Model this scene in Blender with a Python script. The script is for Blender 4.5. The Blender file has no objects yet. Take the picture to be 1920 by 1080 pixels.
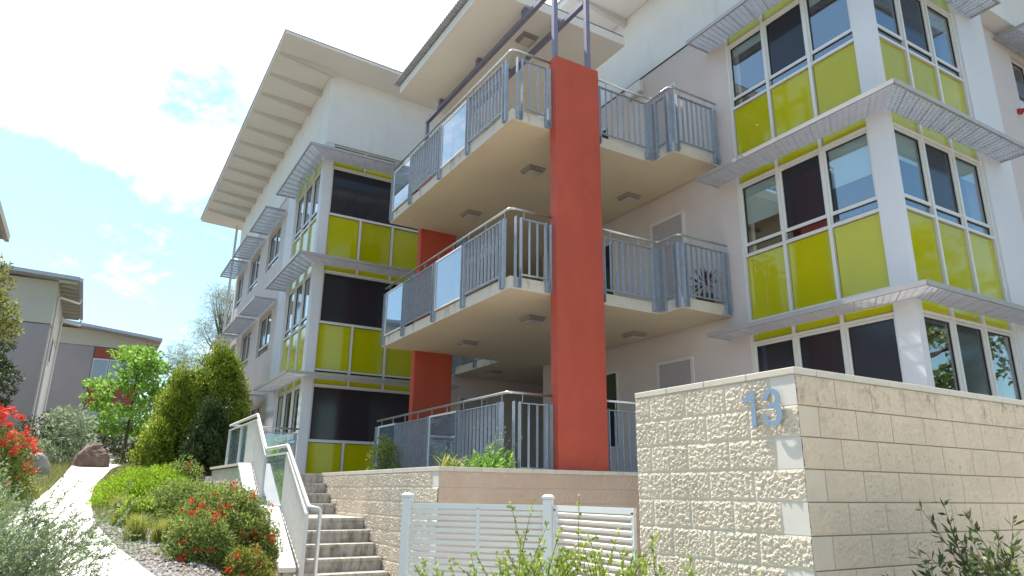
import bpy, math, random
import numpy as np
from mathutils import Vector, Matrix, noise
random.seed(7)
rng = np.random.default_rng(7)
R = math.radians
sc = bpy.context.scene
COL = sc.collection

# ------------------------------------------------------------------ camera
yaw, pitch, roll = R(30.549), R(16.360), R(0.6616)
f = Vector((math.sin(yaw)*math.cos(pitch), math.cos(yaw)*math.cos(pitch), math.sin(pitch)))
r = Vector((math.cos(yaw), -math.sin(yaw), 0)); u = r.cross(f)
r2 = math.cos(roll)*r + math.sin(roll)*u; u2 = -math.sin(roll)*r + math.cos(roll)*u
cam = bpy.data.objects.new('camera', bpy.data.cameras.new('camera')); COL.objects.link(cam)
cam.matrix_world = Matrix(((r2.x, u2.x, -f.x, 0), (r2.y, u2.y, -f.y, 0), (r2.z, u2.z, -f.z, 1.6), (0, 0, 0, 1)))
cam.data.sensor_width = 36; cam.data.lens = 36*1303.3/1920
cam.data.clip_start = 0.05; cam.data.clip_end = 3000
sc.camera = cam
# ------------------------------------------------------------------ sun and sky
SUN = Vector((-0.15, 0.50, 0.85)).normalized()
EL = math.asin(SUN.z); AZ = math.atan2(SUN.x, SUN.y)
ld = bpy.data.lights.new('sun', 'SUN'); ld.energy = 5.0; ld.angle = R(0.6); ld.color = (1.0, 0.95, 0.87)
lo = bpy.data.objects.new('sun', ld); COL.objects.link(lo)
lo.rotation_euler = SUN.to_track_quat('Z', 'Y').to_euler()
w = bpy.data.worlds.new('World'); sc.world = w; w.use_nodes = True
nt = w.node_tree; nt.nodes.clear()
def N(nt, t, **k):
    n = nt.nodes.new(t)
    for a, v in k.items():
        if a in n.inputs: n.inputs[a].default_value = v
        else: setattr(n, a, v)
    return n
L = lambda nt, a, b: nt.links.new(a, b)
sky = N(nt, 'ShaderNodeTexSky', sky_type='NISHITA'); sky.sun_disc = False
sky.sun_elevation = EL; sky.sun_rotation = AZ % (2*math.pi); sky.air_density = 1.1; sky.dust_density = 0.9; sky.ozone_density = 1.0
tc = N(nt, 'ShaderNodeTexCoord')
mp = N(nt, 'ShaderNodeMapping'); mp.inputs['Scale'].default_value = (1, 1, 1.7)
mp.inputs['Location'].default_value = (0.35, 0.1, 0.0)
L(nt, tc.outputs['Generated'], mp.inputs['Vector'])
nz = N(nt, 'ShaderNodeTexNoise', Scale=2.3, Detail=9.0, Roughness=0.62); L(nt, mp.outputs[0], nz.inputs['Vector'])
sep = N(nt, 'ShaderNodeSeparateXYZ'); L(nt, tc.outputs['Generated'], sep.inputs[0])
ad = N(nt, 'ShaderNodeMath', operation='MULTIPLY_ADD'); L(nt, sep.outputs['Z'], ad.inputs[0]); ad.inputs[1].default_value = 0.55
L(nt, nz.outputs['Fac'], ad.inputs[2])
# fair-weather cloud bank over the sunny side of the sky (+Y), clear behind the camera
ad2 = N(nt, 'ShaderNodeMath', operation='MULTIPLY_ADD'); L(nt, sep.outputs['Y'], ad2.inputs[0]); ad2.inputs[1].default_value = 0.15
L(nt, ad.outputs[0], ad2.inputs[2])
ad3 = N(nt, 'ShaderNodeMath', operation='MULTIPLY_ADD'); L(nt, sep.outputs['X'], ad3.inputs[0]); ad3.inputs[1].default_value = 0.22
L(nt, ad2.outputs[0], ad3.inputs[2])
cr = N(nt, 'ShaderNodeValToRGB'); L(nt, ad3.outputs[0], cr.inputs[0])
cr.color_ramp.elements[0].position = 0.83; cr.color_ramp.elements[0].color = (0, 0, 0, 1)
cr.color_ramp.elements[1].position = 0.95; cr.color_ramp.elements[1].color = (1, 1, 1, 1)
mx = N(nt, 'ShaderNodeMix', data_type='RGBA'); L(nt, cr.outputs[0], mx.inputs[0]); tn = N(nt, 'ShaderNodeMix', data_type='RGBA', blend_type='MULTIPLY'); tn.inputs[0].default_value = 1.0; L(nt, sky.outputs[0], tn.inputs[6]); tn.inputs[7].default_value = (0.93, 1.12, 1.12, 1)
L(nt, tn.outputs[2], mx.inputs[6])
mx.inputs[7].default_value = (10, 10, 10.1, 1)
bg = N(nt, 'ShaderNodeBackground', Strength=0.13); L(nt, mx.outputs[2], bg.inputs['Color'])
wo = N(nt, 'ShaderNodeOutputWorld'); L(nt, bg.outputs[0], wo.inputs[0])
sc.view_settings.view_transform = 'Standard'; sc.view_settings.look = 'None'
sc.view_settings.exposure = 0.68; sc.view_settings.gamma = 1.0; sc.view_settings.use_curve_mapping = False
sc.cycles.use_denoising = True; sc.cycles.max_bounces = 8; sc.cycles.transparent_max_bounces = 24

# ------------------------------------------------------------------ materials
def mat(name, col, rough=0.6, metal=0.0, var=0.0, vscale=3.0, bump=0.0, bscale=40.0, spec=0.5, col2=None, stain=None, coat=0.0, vstretch=None, topstain=None):
    m = bpy.data.materials.new(name); m.use_nodes = True; t = m.node_tree; b = t.nodes['Principled BSDF']
    b.inputs['Roughness'].default_value = rough; b.inputs['Metallic'].default_value = metal
    b.inputs['Specular IOR Level'].default_value = spec; b.inputs['Coat Weight'].default_value = coat
    b.inputs['Coat Roughness'].default_value = 0.03
    col = tuple(col)+(1,); b.inputs['Base Color'].default_value = col
    c = N(t, 'ShaderNodeTexCoord'); src = c.outputs['Object']
    if vstretch:
        mp = N(t, 'ShaderNodeMapping'); mp.inputs['Scale'].default_value = vstretch; L(t, src, mp.inputs['Vector']); vs = mp.outputs[0]
    else: vs = src
    out = None
    if var > 0 or col2:
        n = N(t, 'ShaderNodeTexNoise', Scale=vscale, Detail=6.0, Roughness=0.6); L(t, vs, n.inputs['Vector'])
        rp = N(t, 'ShaderNodeValToRGB'); L(t, n.outputs['Fac'], rp.inputs[0])
        a = col2 if col2 else tuple(x*(1-var) for x in col[:3])
        bb = col[:3] if col2 else tuple(min(1, x*(1+var)) for x in col[:3])
        rp.color_ramp.elements[0].position = 0.33; rp.color_ramp.elements[0].color = tuple(a)+(1,)
        rp.color_ramp.elements[1].position = 0.67; rp.color_ramp.elements[1].color = tuple(bb)+(1,)
        out = rp.outputs[0]
    if stain:
        sc_, lo_, hi_, scol, stretch = stain
        mp2 = N(t, 'ShaderNodeMapping'); mp2.inputs['Scale'].default_value = stretch; L(t, src, mp2.inputs['Vector'])
        n2 = N(t, 'ShaderNodeTexNoise', Scale=sc_, Detail=8.0, Roughness=0.7); L(t, mp2.outputs[0], n2.inputs['Vector'])
        r2_ = N(t, 'ShaderNodeMapRange'); L(t, n2.outputs['Fac'], r2_.inputs[0]); r2_.inputs[1].default_value = lo_; r2_.inputs[2].default_value = hi_
        mm = N(t, 'ShaderNodeMix', data_type='RGBA'); L(t, r2_.outputs[0], mm.inputs[0])
        if out: L(t, out, mm.inputs[6])
        else: mm.inputs[6].default_value = col
        mm.inputs[7].default_value = tuple(scol)+(1,); out = mm.outputs[2]
    if topstain:     # grime that has washed down from the coping
        sx = N(t, 'ShaderNodeSeparateXYZ'); L(t, src, sx.inputs[0])
        rz = N(t, 'ShaderNodeMapRange'); L(t, sx.outputs['Z'], rz.inputs[0]); rz.inputs[1].default_value = topstain[0]; rz.inputs[2].default_value = topstain[1]
        n4 = N(t, 'ShaderNodeTexNoise', Scale=9.0, Detail=9.0, Roughness=0.75); L(t, src, n4.inputs['Vector'])
        n5 = N(t, 'ShaderNodeTexNoise', Scale=1.6, Detail=2.0); L(t, src, n5.inputs['Vector'])
        r4 = N(t, 'ShaderNodeMapRange'); L(t, n4.outputs['Fac'], r4.inputs[0]); r4.inputs[1].default_value = .5; r4.inputs[2].default_value = .68
        r5 = N(t, 'ShaderNodeMapRange'); L(t, n5.outputs['Fac'], r5.inputs[0]); r5.inputs[1].default_value = .38; r5.inputs[2].default_value = .62
        m4 = N(t, 'ShaderNodeMath', operation='MULTIPLY'); L(t, rz.outputs[0], m4.inputs[0]); L(t, r4.outputs[0], m4.inputs[1])
        m5 = N(t, 'ShaderNodeMath', operation='MULTIPLY'); L(t, m4.outputs[0], m5.inputs[0]); L(t, r5.outputs[0], m5.inputs[1])
        mm4 = N(t, 'ShaderNodeMix', data_type='RGBA'); L(t, m5.outputs[0], mm4.inputs[0]); L(t, out, mm4.inputs[6]); mm4.inputs[7].default_value = (0.12, 0.10, 0.08, 1); out = mm4.outputs[2]
    if out: L(t, out, b.inputs['Base Color'])
    if bump > 0:
        n3 = N(t, 'ShaderNodeTexNoise', Scale=bscale, Detail=5.0, Roughness=0.6); L(t, src, n3.inputs['Vector'])
        bp = N(t, 'ShaderNodeBump', Strength=bump, Distance=0.01); L(t, n3.outputs['Fac'], bp.inputs['Height']); L(t, bp.outputs[0], b.inputs['Normal'])
    return m

def leafmat(name, c1, c2, tr=0.35, rough=0.55):
    m = bpy.data.materials.new(name); m.use_nodes = True; t = m.node_tree; b = t.nodes['Principled BSDF']
    g = N(t, 'ShaderNodeNewGeometry'); rp = N(t, 'ShaderNodeValToRGB'); L(t, g.outputs['Random Per Island'], rp.inputs[0])
    rp.color_ramp.elements[0].color = tuple(c1)+(1,); rp.color_ramp.elements[1].color = tuple(c2)+(1,)
    L(t, rp.outputs[0], b.inputs['Base Color']); b.inputs['Roughness'].default_value = rough
    b.inputs['Specular IOR Level'].default_value = 0.35
    tl = N(t, 'ShaderNodeBsdfTranslucent'); L(t, rp.outputs[0], tl.inputs[0])
    ms = N(t, 'ShaderNodeMixShader', Fac=tr); L(t, b.outputs[0], ms.inputs[1]); L(t, tl.outputs[0], ms.inputs[2])
    L(t, ms.outputs[0], t.nodes['Material Output'].inputs[0]); return m

def glassmat(name, tint, refl=0.12, alpha=0.6, diffuse=None, dfac=0.0, rough=0.01):
    """flat window glass: tinted see-through layer under a fresnel mirror"""
    m = bpy.data.materials.new(name); m.use_nodes = True; t = m.node_tree; t.nodes.remove(t.nodes['Principled BSDF'])
    tr = N(t, 'ShaderNodeBsdfTransparent'); tr.inputs[0].default_value = tuple(tint)+(1,)
    gl = N(t, 'ShaderNodeBsdfGlossy', Roughness=rough); gl.inputs[0].default_value = (0.95, 0.97, 1, 1)
    lw = N(t, 'ShaderNodeLayerWeight'); pw = N(t, 'ShaderNodeMath', operation='POWER'); L(t, lw.outputs['Facing'], pw.inputs[0]); pw.inputs[1].default_value = 4.0
    mr = N(t, 'ShaderNodeMapRange'); L(t, pw.outputs[0], mr.inputs[0]); mr.inputs[1].default_value = 0; mr.inputs[2].default_value = 1
    mr.inputs[3].default_value = refl; mr.inputs[4].default_value = 1
    src = tr.outputs[0]
    if diffuse:
        df = N(t, 'ShaderNodeBsdfDiffuse'); df.inputs[0].default_value = tuple(diffuse)+(1,)
        m0 = N(t, 'ShaderNodeMixShader', Fac=dfac); L(t, src, m0.inputs[1]); L(t, df.outputs[0], m0.inputs[2]); src = m0.outputs[0]
    ms = N(t, 'ShaderNodeMixShader'); L(t, mr.outputs[0], ms.inputs[0]); L(t, src, ms.inputs[1]); L(t, gl.outputs[0], ms.inputs[2])
    L(t, ms.outputs[0], t.nodes['Material Output'].inputs[0]); return m

M = {}
M['white'] = mat('white_render', (0.75, 0.74, 0.72), 0.75, var=0.03, vscale=1.5, bump=0.05, bscale=120, stain=(2.2, 0.55, 0.85, (0.60, 0.58, 0.54), (1, 1, .12)))
M['lilac'] = mat('lilac_beige_render', (0.62, 0.55, 0.53), 0.8, var=0.04, vscale=1.2, bump=0.08, bscale=120)
M['column'] = mat('pale_column_paint', (0.66, 0.67, 0.70), 0.7, var=0.03, vscale=1.0, bump=0.05, bscale=100)
M['soffit'] = mat('soffit_sheet', (0.76, 0.74, 0.70), 0.7, var=0.03, vscale=0.8)
M['rib'] = mat('soffit_rib_shaded', (0.58, 0.57, 0.54), 0.7, var=0.03, vscale=0.8)  # soffit colour darkened: shade on the rib sides put into the paint
M['slab'] = mat('painted_slab', (0.62, 0.53, 0.39), 0.8, var=0.05, vscale=0.7, bump=0.1, bscale=60, stain=(3, 0.62, 0.8, (0.34, 0.29, 0.22), (1, 1, 1)))
M['slabedge'] = mat('slab_edge', (0.62, 0.56, 0.47), 0.8, var=0.06, vscale=3, bump=0.1, bscale=60, stain=(5, 0.56, 0.72, (0.16, 0.13, 0.11), (1, 1, 0.35)))
M['red'] = mat('red_render', (0.49, 0.078, 0.042), 0.62, var=0.07, vscale=2.0, bump=0.12, bscale=80, stain=(1.2, 0.55, 0.85, (0.33, 0.05, 0.03), (1, 1, 0.4)))
M['rust'] = mat('burnt_orange_panel', (0.34, 0.06, 0.025), 0.4, var=0.05, vscale=2)
M['steel'] = mat('galvanised_steel', (0.34, 0.385, 0.45), 0.5, metal=0.35, var=0.14, vscale=14, bump=0.05, bscale=60)
M['steel_light'] = mat('brushed_handrail_steel', (0.62, 0.62, 0.62), 0.28, metal=0.9, var=0.08, vscale=10)
M['purlin'] = mat('blue_grey_painted_steel', (0.20, 0.20, 0.29), 0.5, metal=0.2, var=0.1, vscale=5)
M['frame'] = mat('window_frame_aluminium', (0.70, 0.69, 0.66), 0.4, metal=0.1, var=0.02, vscale=3)
M['rubber'] = mat('black_gasket', (0.015, 0.015, 0.018), 0.5)
M['shade'] = mat('sunshade_grating', (0.60, 0.60, 0.62), 0.5, metal=0.3, var=0.06, vscale=6)
M['fascia'] = mat('sunshade_channel', (0.40, 0.38, 0.37), 0.45, metal=0.3, var=0.06, vscale=4)
M['green'] = mat('lime_back_painted_glass', (0.47, 0.45, 0.003), 0.07, var=0.05, vscale=0.6, spec=0.5, coat=0.08)
M['blind'] = mat('pale_roller_blind', (0.62, 0.70, 0.66), 0.85, var=0.02, vscale=2)
M['interior'] = mat('unlit_room_black', (0.030, 0.028, 0.030), 0.9, var=0.3, vscale=1)  # near-black colour carries the darkness of the unlit rooms
M['glass'] = glassmat('window_glass', (0.86, 0.91, 0.92), refl=0.17)
M['screen'] = glassmat('dark_insect_screen', (0.22, 0.22, 0.25), refl=0.035, diffuse=(0.06, 0.06, 0.075), dfac=0.5, rough=0.12)
M['balglass'] = glassmat('balustrade_glass', (0.62, 0.72, 0.80), refl=0.16, diffuse=(0.45, 0.56, 0.66), dfac=0.18)
M['door'] = mat('mauve_door', (0.42, 0.37, 0.39), 0.5, var=0.03, vscale=2)
M['concrete'] = mat('stair_concrete', (0.46, 0.43, 0.38), 0.85, var=0.10, vscale=4, bump=0.2, bscale=60, stain=(6, 0.46, 0.68, (0.17, 0.14, 0.11), (2, 2, 0.5)))
M['capping'] = mat('pale_concrete_capping', (0.72, 0.70, 0.66), 0.8, var=0.05, vscale=3, bump=0.1, bscale=60)
M['path'] = mat('path_concrete', (0.66, 0.64, 0.60), 0.85, var=0.07, vscale=1.5, bump=0.15, bscale=50)
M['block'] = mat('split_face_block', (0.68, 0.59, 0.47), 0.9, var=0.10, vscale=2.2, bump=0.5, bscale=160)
M['blockshade'] = mat('stained_shaded_block', (0.66, 0.53, 0.39), 0.9, var=0.10, vscale=1.2, bump=0.7, bscale=140, stain=(3.2, 0.62, 0.85, (0.26, 0.21, 0.15), (1, 1, 1.8)), topstain=(1.95, 2.33))  # real grime over a block colour toned down for the shaded face
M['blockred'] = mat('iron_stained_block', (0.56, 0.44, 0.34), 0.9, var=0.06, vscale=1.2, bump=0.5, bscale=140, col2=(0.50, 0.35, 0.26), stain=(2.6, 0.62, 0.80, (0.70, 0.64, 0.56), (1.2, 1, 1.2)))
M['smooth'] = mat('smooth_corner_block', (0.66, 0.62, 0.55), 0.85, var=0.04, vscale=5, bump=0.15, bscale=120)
M['smoothshade'] = mat('smooth_shaded_block', (0.60, 0.50, 0.38), 0.85, var=0.06, vscale=5, bump=0.2, bscale=120)  # smooth block again, its colour darkened for the wall face in shade
M['mortarfaint'] = mat('faint_mortar', (0.55, 0.45, 0.33), 0.9)
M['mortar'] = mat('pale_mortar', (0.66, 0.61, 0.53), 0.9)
M['mortardark'] = mat('shaded_mortar', (0.45, 0.37, 0.27), 0.9)  # darker copy of the mortar for block faces lying in shade
M['coping'] = mat('coping_block', (0.60, 0.54, 0.45), 0.85, var=0.06, vscale=4, bump=0.3, bscale=90)
M['fence'] = mat('pale_powder_coat', (0.68, 0.70, 0.69), 0.45, var=0.02, vscale=3)
M['digit'] = mat('blue_grey_digit', (0.27, 0.36, 0.47), 0.4, metal=0.25, var=0.03, vscale=8)
M['screw'] = mat('bright_screw', (0.8, 0.8, 0.8), 0.2, metal=1)
M['lampbody'] = mat('grey_lamp_body', (0.26, 0.23, 0.21), 0.5)
M['lampglass'] = mat('frosted_lamp_cover', (0.52, 0.49, 0.46), 0.35)
M['bark'] = mat('bark', (0.12, 0.085, 0.06), 0.9, var=0.2, vscale=12, bump=0.5, bscale=40)
M['twig'] = mat('grey_twig', (0.16, 0.14, 0.10), 0.9, var=0.2, vscale=12)
M['rock'] = mat('brown_boulder', (0.28, 0.20, 0.16), 0.85, bump=0.9, bscale=9, col2=(0.12, 0.075, 0.06), vscale=2.4)
M['rock2'] = mat('pale_boulder', (0.42, 0.40, 0.38), 0.85, bump=0.9, bscale=9, col2=(0.2, 0.18, 0.17), vscale=3)
M['farwall'] = mat('far_lilac_wall', (0.36, 0.33, 0.34), 0.8, var=0.04, vscale=0.8)
M['farcream'] = mat('far_cream_cladding', (0.52, 0.50, 0.42), 0.8, var=0.04, vscale=0.8)
M['farside'] = mat('far_pale_wall', (0.60, 0.58, 0.56), 0.8, var=0.04, vscale=0.8)
M['roofmetal'] = mat('roof_sheet', (0.42, 0.43, 0.46), 0.45, metal=0.4, var=0.06, vscale=2)
M['carpaint'] = mat('white_car_paint', (0.80, 0.80, 0.82), 0.2, coat=0.6)
M['carglass'] = mat('car_window', (0.02, 0.025, 0.03), 0.05)
M['tyre'] = mat('tyre_rubber', (0.02, 0.02, 0.02), 0.8)
M['hub'] = mat('wheel_metal', (0.5, 0.5, 0.5), 0.35, metal=0.8)
M['alarm'] = mat('red_alarm', (0.45, 0.02, 0.02), 0.35)
M['pot'] = mat('dark_pot', (0.06, 0.045, 0.04), 0.6)

# each back-painted pane differs a little in tone
t_ = M['green'].node_tree; b_ = t_.nodes['Principled BSDF']; src_ = b_.inputs['Base Color'].links[0].from_socket
oi = N(t_, 'ShaderNodeObjectInfo'); mr_ = N(t_, 'ShaderNodeMapRange'); L(t_, oi.outputs['Random'], mr_.inputs[0]); mr_.inputs[3].default_value = .88; mr_.inputs[4].default_value = 1.08
vm = N(t_, 'ShaderNodeVectorMath', operation='SCALE'); L(t_, src_, vm.inputs[0]); L(t_, mr_.outputs[0], vm.inputs['Scale']); L(t_, vm.outputs[0], b_.inputs['Base Color'])
nb_ = N(t_, 'ShaderNodeTexNoise', Scale=1.3, Detail=1.0); co_ = N(t_, 'ShaderNodeTexCoord'); L(t_, co_.outputs['Object'], nb_.inputs['Vector'])
bm_ = N(t_, 'ShaderNodeBump', Strength=0.06, Distance=0.02); L(t_, nb_.outputs['Fac'], bm_.inputs['Height']); L(t_, bm_.outputs[0], b_.inputs['Normal']); L(t_, bm_.outputs[0], b_.inputs['Coat Normal'])

# ------------------------------------------------------------------ mesh helpers
class MB:
    def __init__(s): s.v = []; s.f = []; s.mi = []
    def add(s, vs, fs, mi=0):
        o = len(s.v); s.v += [tuple(p) for p in vs]; s.f += [tuple(i+o for i in q) for q in fs]; s.mi += [mi]*len(fs)
        return s
    def box(s, x0, x1, y0, y1, z0, z1, mi=0):
        return s.add([(x0,y0,z0),(x1,y0,z0),(x1,y1,z0),(x0,y1,z0),(x0,y0,z1),(x1,y0,z1),(x1,y1,z1),(x0,y1,z1)],
                     [(0,3,2,1),(4,5,6,7),(0,1,5,4),(1,2,6,5),(2,3,7,6),(3,0,4,7)], mi)
    def obox(s, c, ax, ay, az, mi=0):   # centre and three half-axis vectors
        c, ax, ay, az = map(Vector, (c, ax, ay, az)); vs = []
        for k in (-1, 1):
            for j, i in ((-1,-1),(-1,1),(1,1),(1,-1)): vs.append(c+i*ax+j*ay+k*az)
        return s.add(vs, [(0,3,2,1),(4,5,6,7),(0,1,5,4),(1,2,6,5),(2,3,7,6),(3,0,4,7)], mi)
    def bar(s, a, b, w, h, up=(0,0,1), mi=0):   # rectangular bar from a to b: w sideways, h along up
        a, b = Vector(a), Vector(b); d = (b-a); l = d.length; d.normalize(); up = Vector(up)
        sd = d.cross(up); sd.normalize(); up2 = sd.cross(d)
        return s.obox((a+b)/2, d*l/2, sd*w/2, up2*h/2, mi)
    def tube(s, pts, rad, n=8, mi=0, cap=True):
        pts = [Vector(p) for p in pts]; o = len(s.v); m = len(pts); prev = None
        rads = rad if isinstance(rad, (list, tuple)) else [rad]*m
        for i, p in enumerate(pts):
            d = (pts[min(i+1, m-1)]-pts[max(i-1, 0)]).normalized()
            if prev is None: a = d.orthogonal().normalized()
            else: a = (prev-d*prev.dot(d)).normalized()
            prev = a; b = d.cross(a)
            for k in range(n):
                t = 2*math.pi*k/n; s.v.append(tuple(p+rads[i]*(math.cos(t)*a+math.sin(t)*b)))
        for i in range(m-1):
            for k in range(n):
                s.f.append((o+i*n+k, o+i*n+(k+1)%n, o+(i+1)*n+(k+1)%n, o+(i+1)*n+k)); s.mi.append(mi)
        if cap:
            s.f.append(tuple(o+k for k in range(n))[::-1]); s.mi.append(mi)
            s.f.append(tuple(o+(m-1)*n+k for k in range(n))); s.mi.append(mi)
        return s
    def prism(s, poly, z0, z1, mi=0):
        n = len(poly)
        return s.add([(x,y,z0) for x,y in poly]+[(x,y,z1) for x,y in poly],
            [tuple(range(n))[::-1], tuple(range(n,2*n))]+[(i,(i+1)%n,n+(i+1)%n,n+i) for i in range(n)], mi)
    def build(s, name, m, parent=None, smooth=False, stuff=False):
        me = bpy.data.meshes.new(name)
        if parent is not None:
            o = Vector(parent.get('_o', (0,0,0)))
            vs = [(x-o.x, y-o.y, z-o.z) for x, y, z in s.v]
        else: vs = s.v
        me.from_pydata(vs, [], s.f)
        ms = m if isinstance(m, (list, tuple)) else [m]
        for q in ms: me.materials.append(q)
        if len(ms) > 1: me.polygons.foreach_set('material_index', s.mi)
        if smooth: me.polygons.foreach_set('use_smooth', [True]*len(me.polygons))
        me.update()
        ob = bpy.data.objects.new(name, me); COL.objects.link(ob)
        if parent is not None: ob.parent = parent; ob['_o'] = tuple(o)
        if stuff: ob['kind'] = 'stuff'
        return ob
def thing(name, label, cat, loc=(0,0,0), group=None):
    o = bpy.data.objects.new(name, None); COL.objects.link(o); o.location = loc; o['_o'] = tuple(loc)
    o.empty_display_size = 0.2; o['label'] = label; o['category'] = cat
    if group: o['group'] = group
    return o
def bevel(ob, w=0.004, seg=1):
    md = ob.modifiers.new('bevel', 'BEVEL'); md.width = w; md.segments = seg; md.limit_method = 'ANGLE'; return ob

# ------------------------------------------------------------------ terrain
GP = [(-40,0),(0,0),(3,.1),(6,.65),(8,.9),(10,1.08),(14,1.3),(18,1.5),(22,1.8),(26,2.22),(28,2.3),(37,3.2),(46,3.8),(80,5),(400,9)]
def g1(y):
    return float(np.interp(y, [p[0] for p in GP], [p[1] for p in GP]))
def sm(a, b, x):
    t = min(1, max(0, (x-a)/(b-a))); return t*t*(3-2*t)
def ground(x, y):
    z = g1(y)
    z -= 0.42*sm(0.9, 2.2, x)*(1-sm(11.5, 15.5, y))*sm(4, 7, y)      # garden bed falls towards the stair wall
    if x > 2.2:                                                     # paved court below the stairs, terrace level above
        k = sm(2.2, 2.45, x); z = z*(1-k)+k*(1.80*sm(13.8, 14.5, y) if y < 32 else max(1.8, g1(y)) if y > 36 else 1.8+(g1(y)-1.8)*(y-32)/4)
    if x < -1: z += 0.25*sm(1, 4, -x)*sm(5, 9, y)
    return z
def grid_mesh(xs, ys, fn):
    m = MB(); nx = len(xs)
    m.v = [(x, y, fn(x, y)) for y in ys for x in xs]
    for j in range(len(ys)-1):
        for i in range(nx-1): m.f.append((j*nx+i, j*nx+i+1, (j+1)*nx+i+1, (j+1)*nx+i)); m.mi.append(0)
    return m
xs = sorted(set([-1500,-400,-120,-60,-40,-30,-24,-20]+[round(-18+.5*i,3) for i in range(32)]+[round(-2+.15*i,3) for i in range(34)]+[round(3.2+1.0*i,3) for i in range(25)]+[40,60,120,400,1500]))
ys = sorted(set([-1500,-400,-100,-40,-20,-10,-5]+[round(-2+.4*i,3) for i in range(80)]+[30+1.*i for i in range(30)]+[70,100,200,400,1500]))
def gr_n(x, y):
    z = ground(x, y)
    if 5 < y < 40 and x < 2.3: z += 0.035*noise.noise(Vector((x*2.3, y*2.3, 0)))
    return z
def inpath(x, y):
    return False
M['soil'] = mat('mulch_and_soil', (0.115, 0.085, 0.06), 0.95, vscale=6, bump=1.0, bscale=30, col2=(0.22, 0.19, 0.15))
o = grid_mesh(xs, ys, gr_n).build('ground', M['soil'], smooth=True); o['kind'] = 'structure'

PR = [(2.1,29.2),(1.55,28.2),(1.05,26.6),(0.66,24.6),(0.36,21),(0.22,18.38),(.17,15.5),(0.17,12.86),(.19,11.2),(0.25,9.98),(0.41,8.53),(0.6,7.5),(1.0,5.9),(1.5,4.0)]
PL = [(-.30,31.5),(-0.28,29.5),(-.33,26.5),(-0.42,23.98),(-.5,21),(-0.56,18.27),(-.62,15.5),(-0.68,12.91),(-.74,11.3),(-0.80,10.12),(-0.95,8.75),(-1.1,7.79),(-1.3,6.3),(-1.3,4.2)]
def resample(P, n):
    P = [Vector((a, b)) for a, b in P]; d = [0]
    for a, b in zip(P, P[1:]): d.append(d[-1]+(b-a).length)
    out = []
    for i in range(n):
        t = d[-1]*i/(n-1)
        out.append((np.interp(t, d, [p.x for p in P]), np.interp(t, d, [p.y for p in P])))
    return out
A_, B_ = resample(PL, 90), resample(PR, 90)
m = MB()
for k in range(90):
    a, b = A_[k], B_[k]
    za = ground(*a)+0.06; zb_ = ground(*b)+0.06; nn = 5
    for i in range(nn):
        t = i/(nn-1); m.v.append((a[0]*(1-t)+b[0]*t, a[1]*(1-t)+b[1]*t, za*(1-t)+zb_*t))
    m.v.append((b[0], b[1], zb_-0.2)); m.v.append((a[0], a[1], za-0.2))
for k in range(89):
    for i in range(4): m.f.append((k*7+i, k*7+i+1, (k+1)*7+i+1, (k+1)*7+i)); m.mi.append(0)
    m.f.append((k*7+4, k*7+5, (k+1)*7+5, (k+1)*7+4)); m.f.append((k*7+6, k*7, (k+1)*7, (k+1)*7+6)); m.mi += [0, 0]
m.build('path', M['path'])['kind'] = 'structure'
# gravel edging between the path and the garden bed
m = MB()
pts = [p for p in resample(PR, 120) if 5 < p[1] < 14.5]
for (x, y) in pts:
    for i in range(150):
        ww = 0.95 if y < 10.5 else 0.5
        px = x+0.02+abs(random.gauss(0, .45))*ww; py = y+random.uniform(-.12, .12); s_ = random.uniform(.008, .022)
        z = ground(px, py)+0.03*noise.noise(Vector((px*2.3, py*2.3, 0)))+s_*.5
        a = random.uniform(0, 3); c, s2 = math.cos(a)*s_, math.sin(a)*s_
        m.add([(px-c,py-s2,z),(px+s2,py-c,z),(px+c,py+s2,z),(px-s2,py+c,z),(px,py,z+s_*.8)], [(0,1,4),(1,2,4),(2,3,4),(3,0,4)])
gm = leafmat('pebbles', (0.20, 0.17, 0.15), (0.62, 0.58, 0.54), tr=0.0, rough=0.9)
m.build('gravel', gm)['kind'] = 'stuff'
bpy.data.objects['gravel']['label'] = 'loose grey and brown pebble mulch beside the concrete path'

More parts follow.
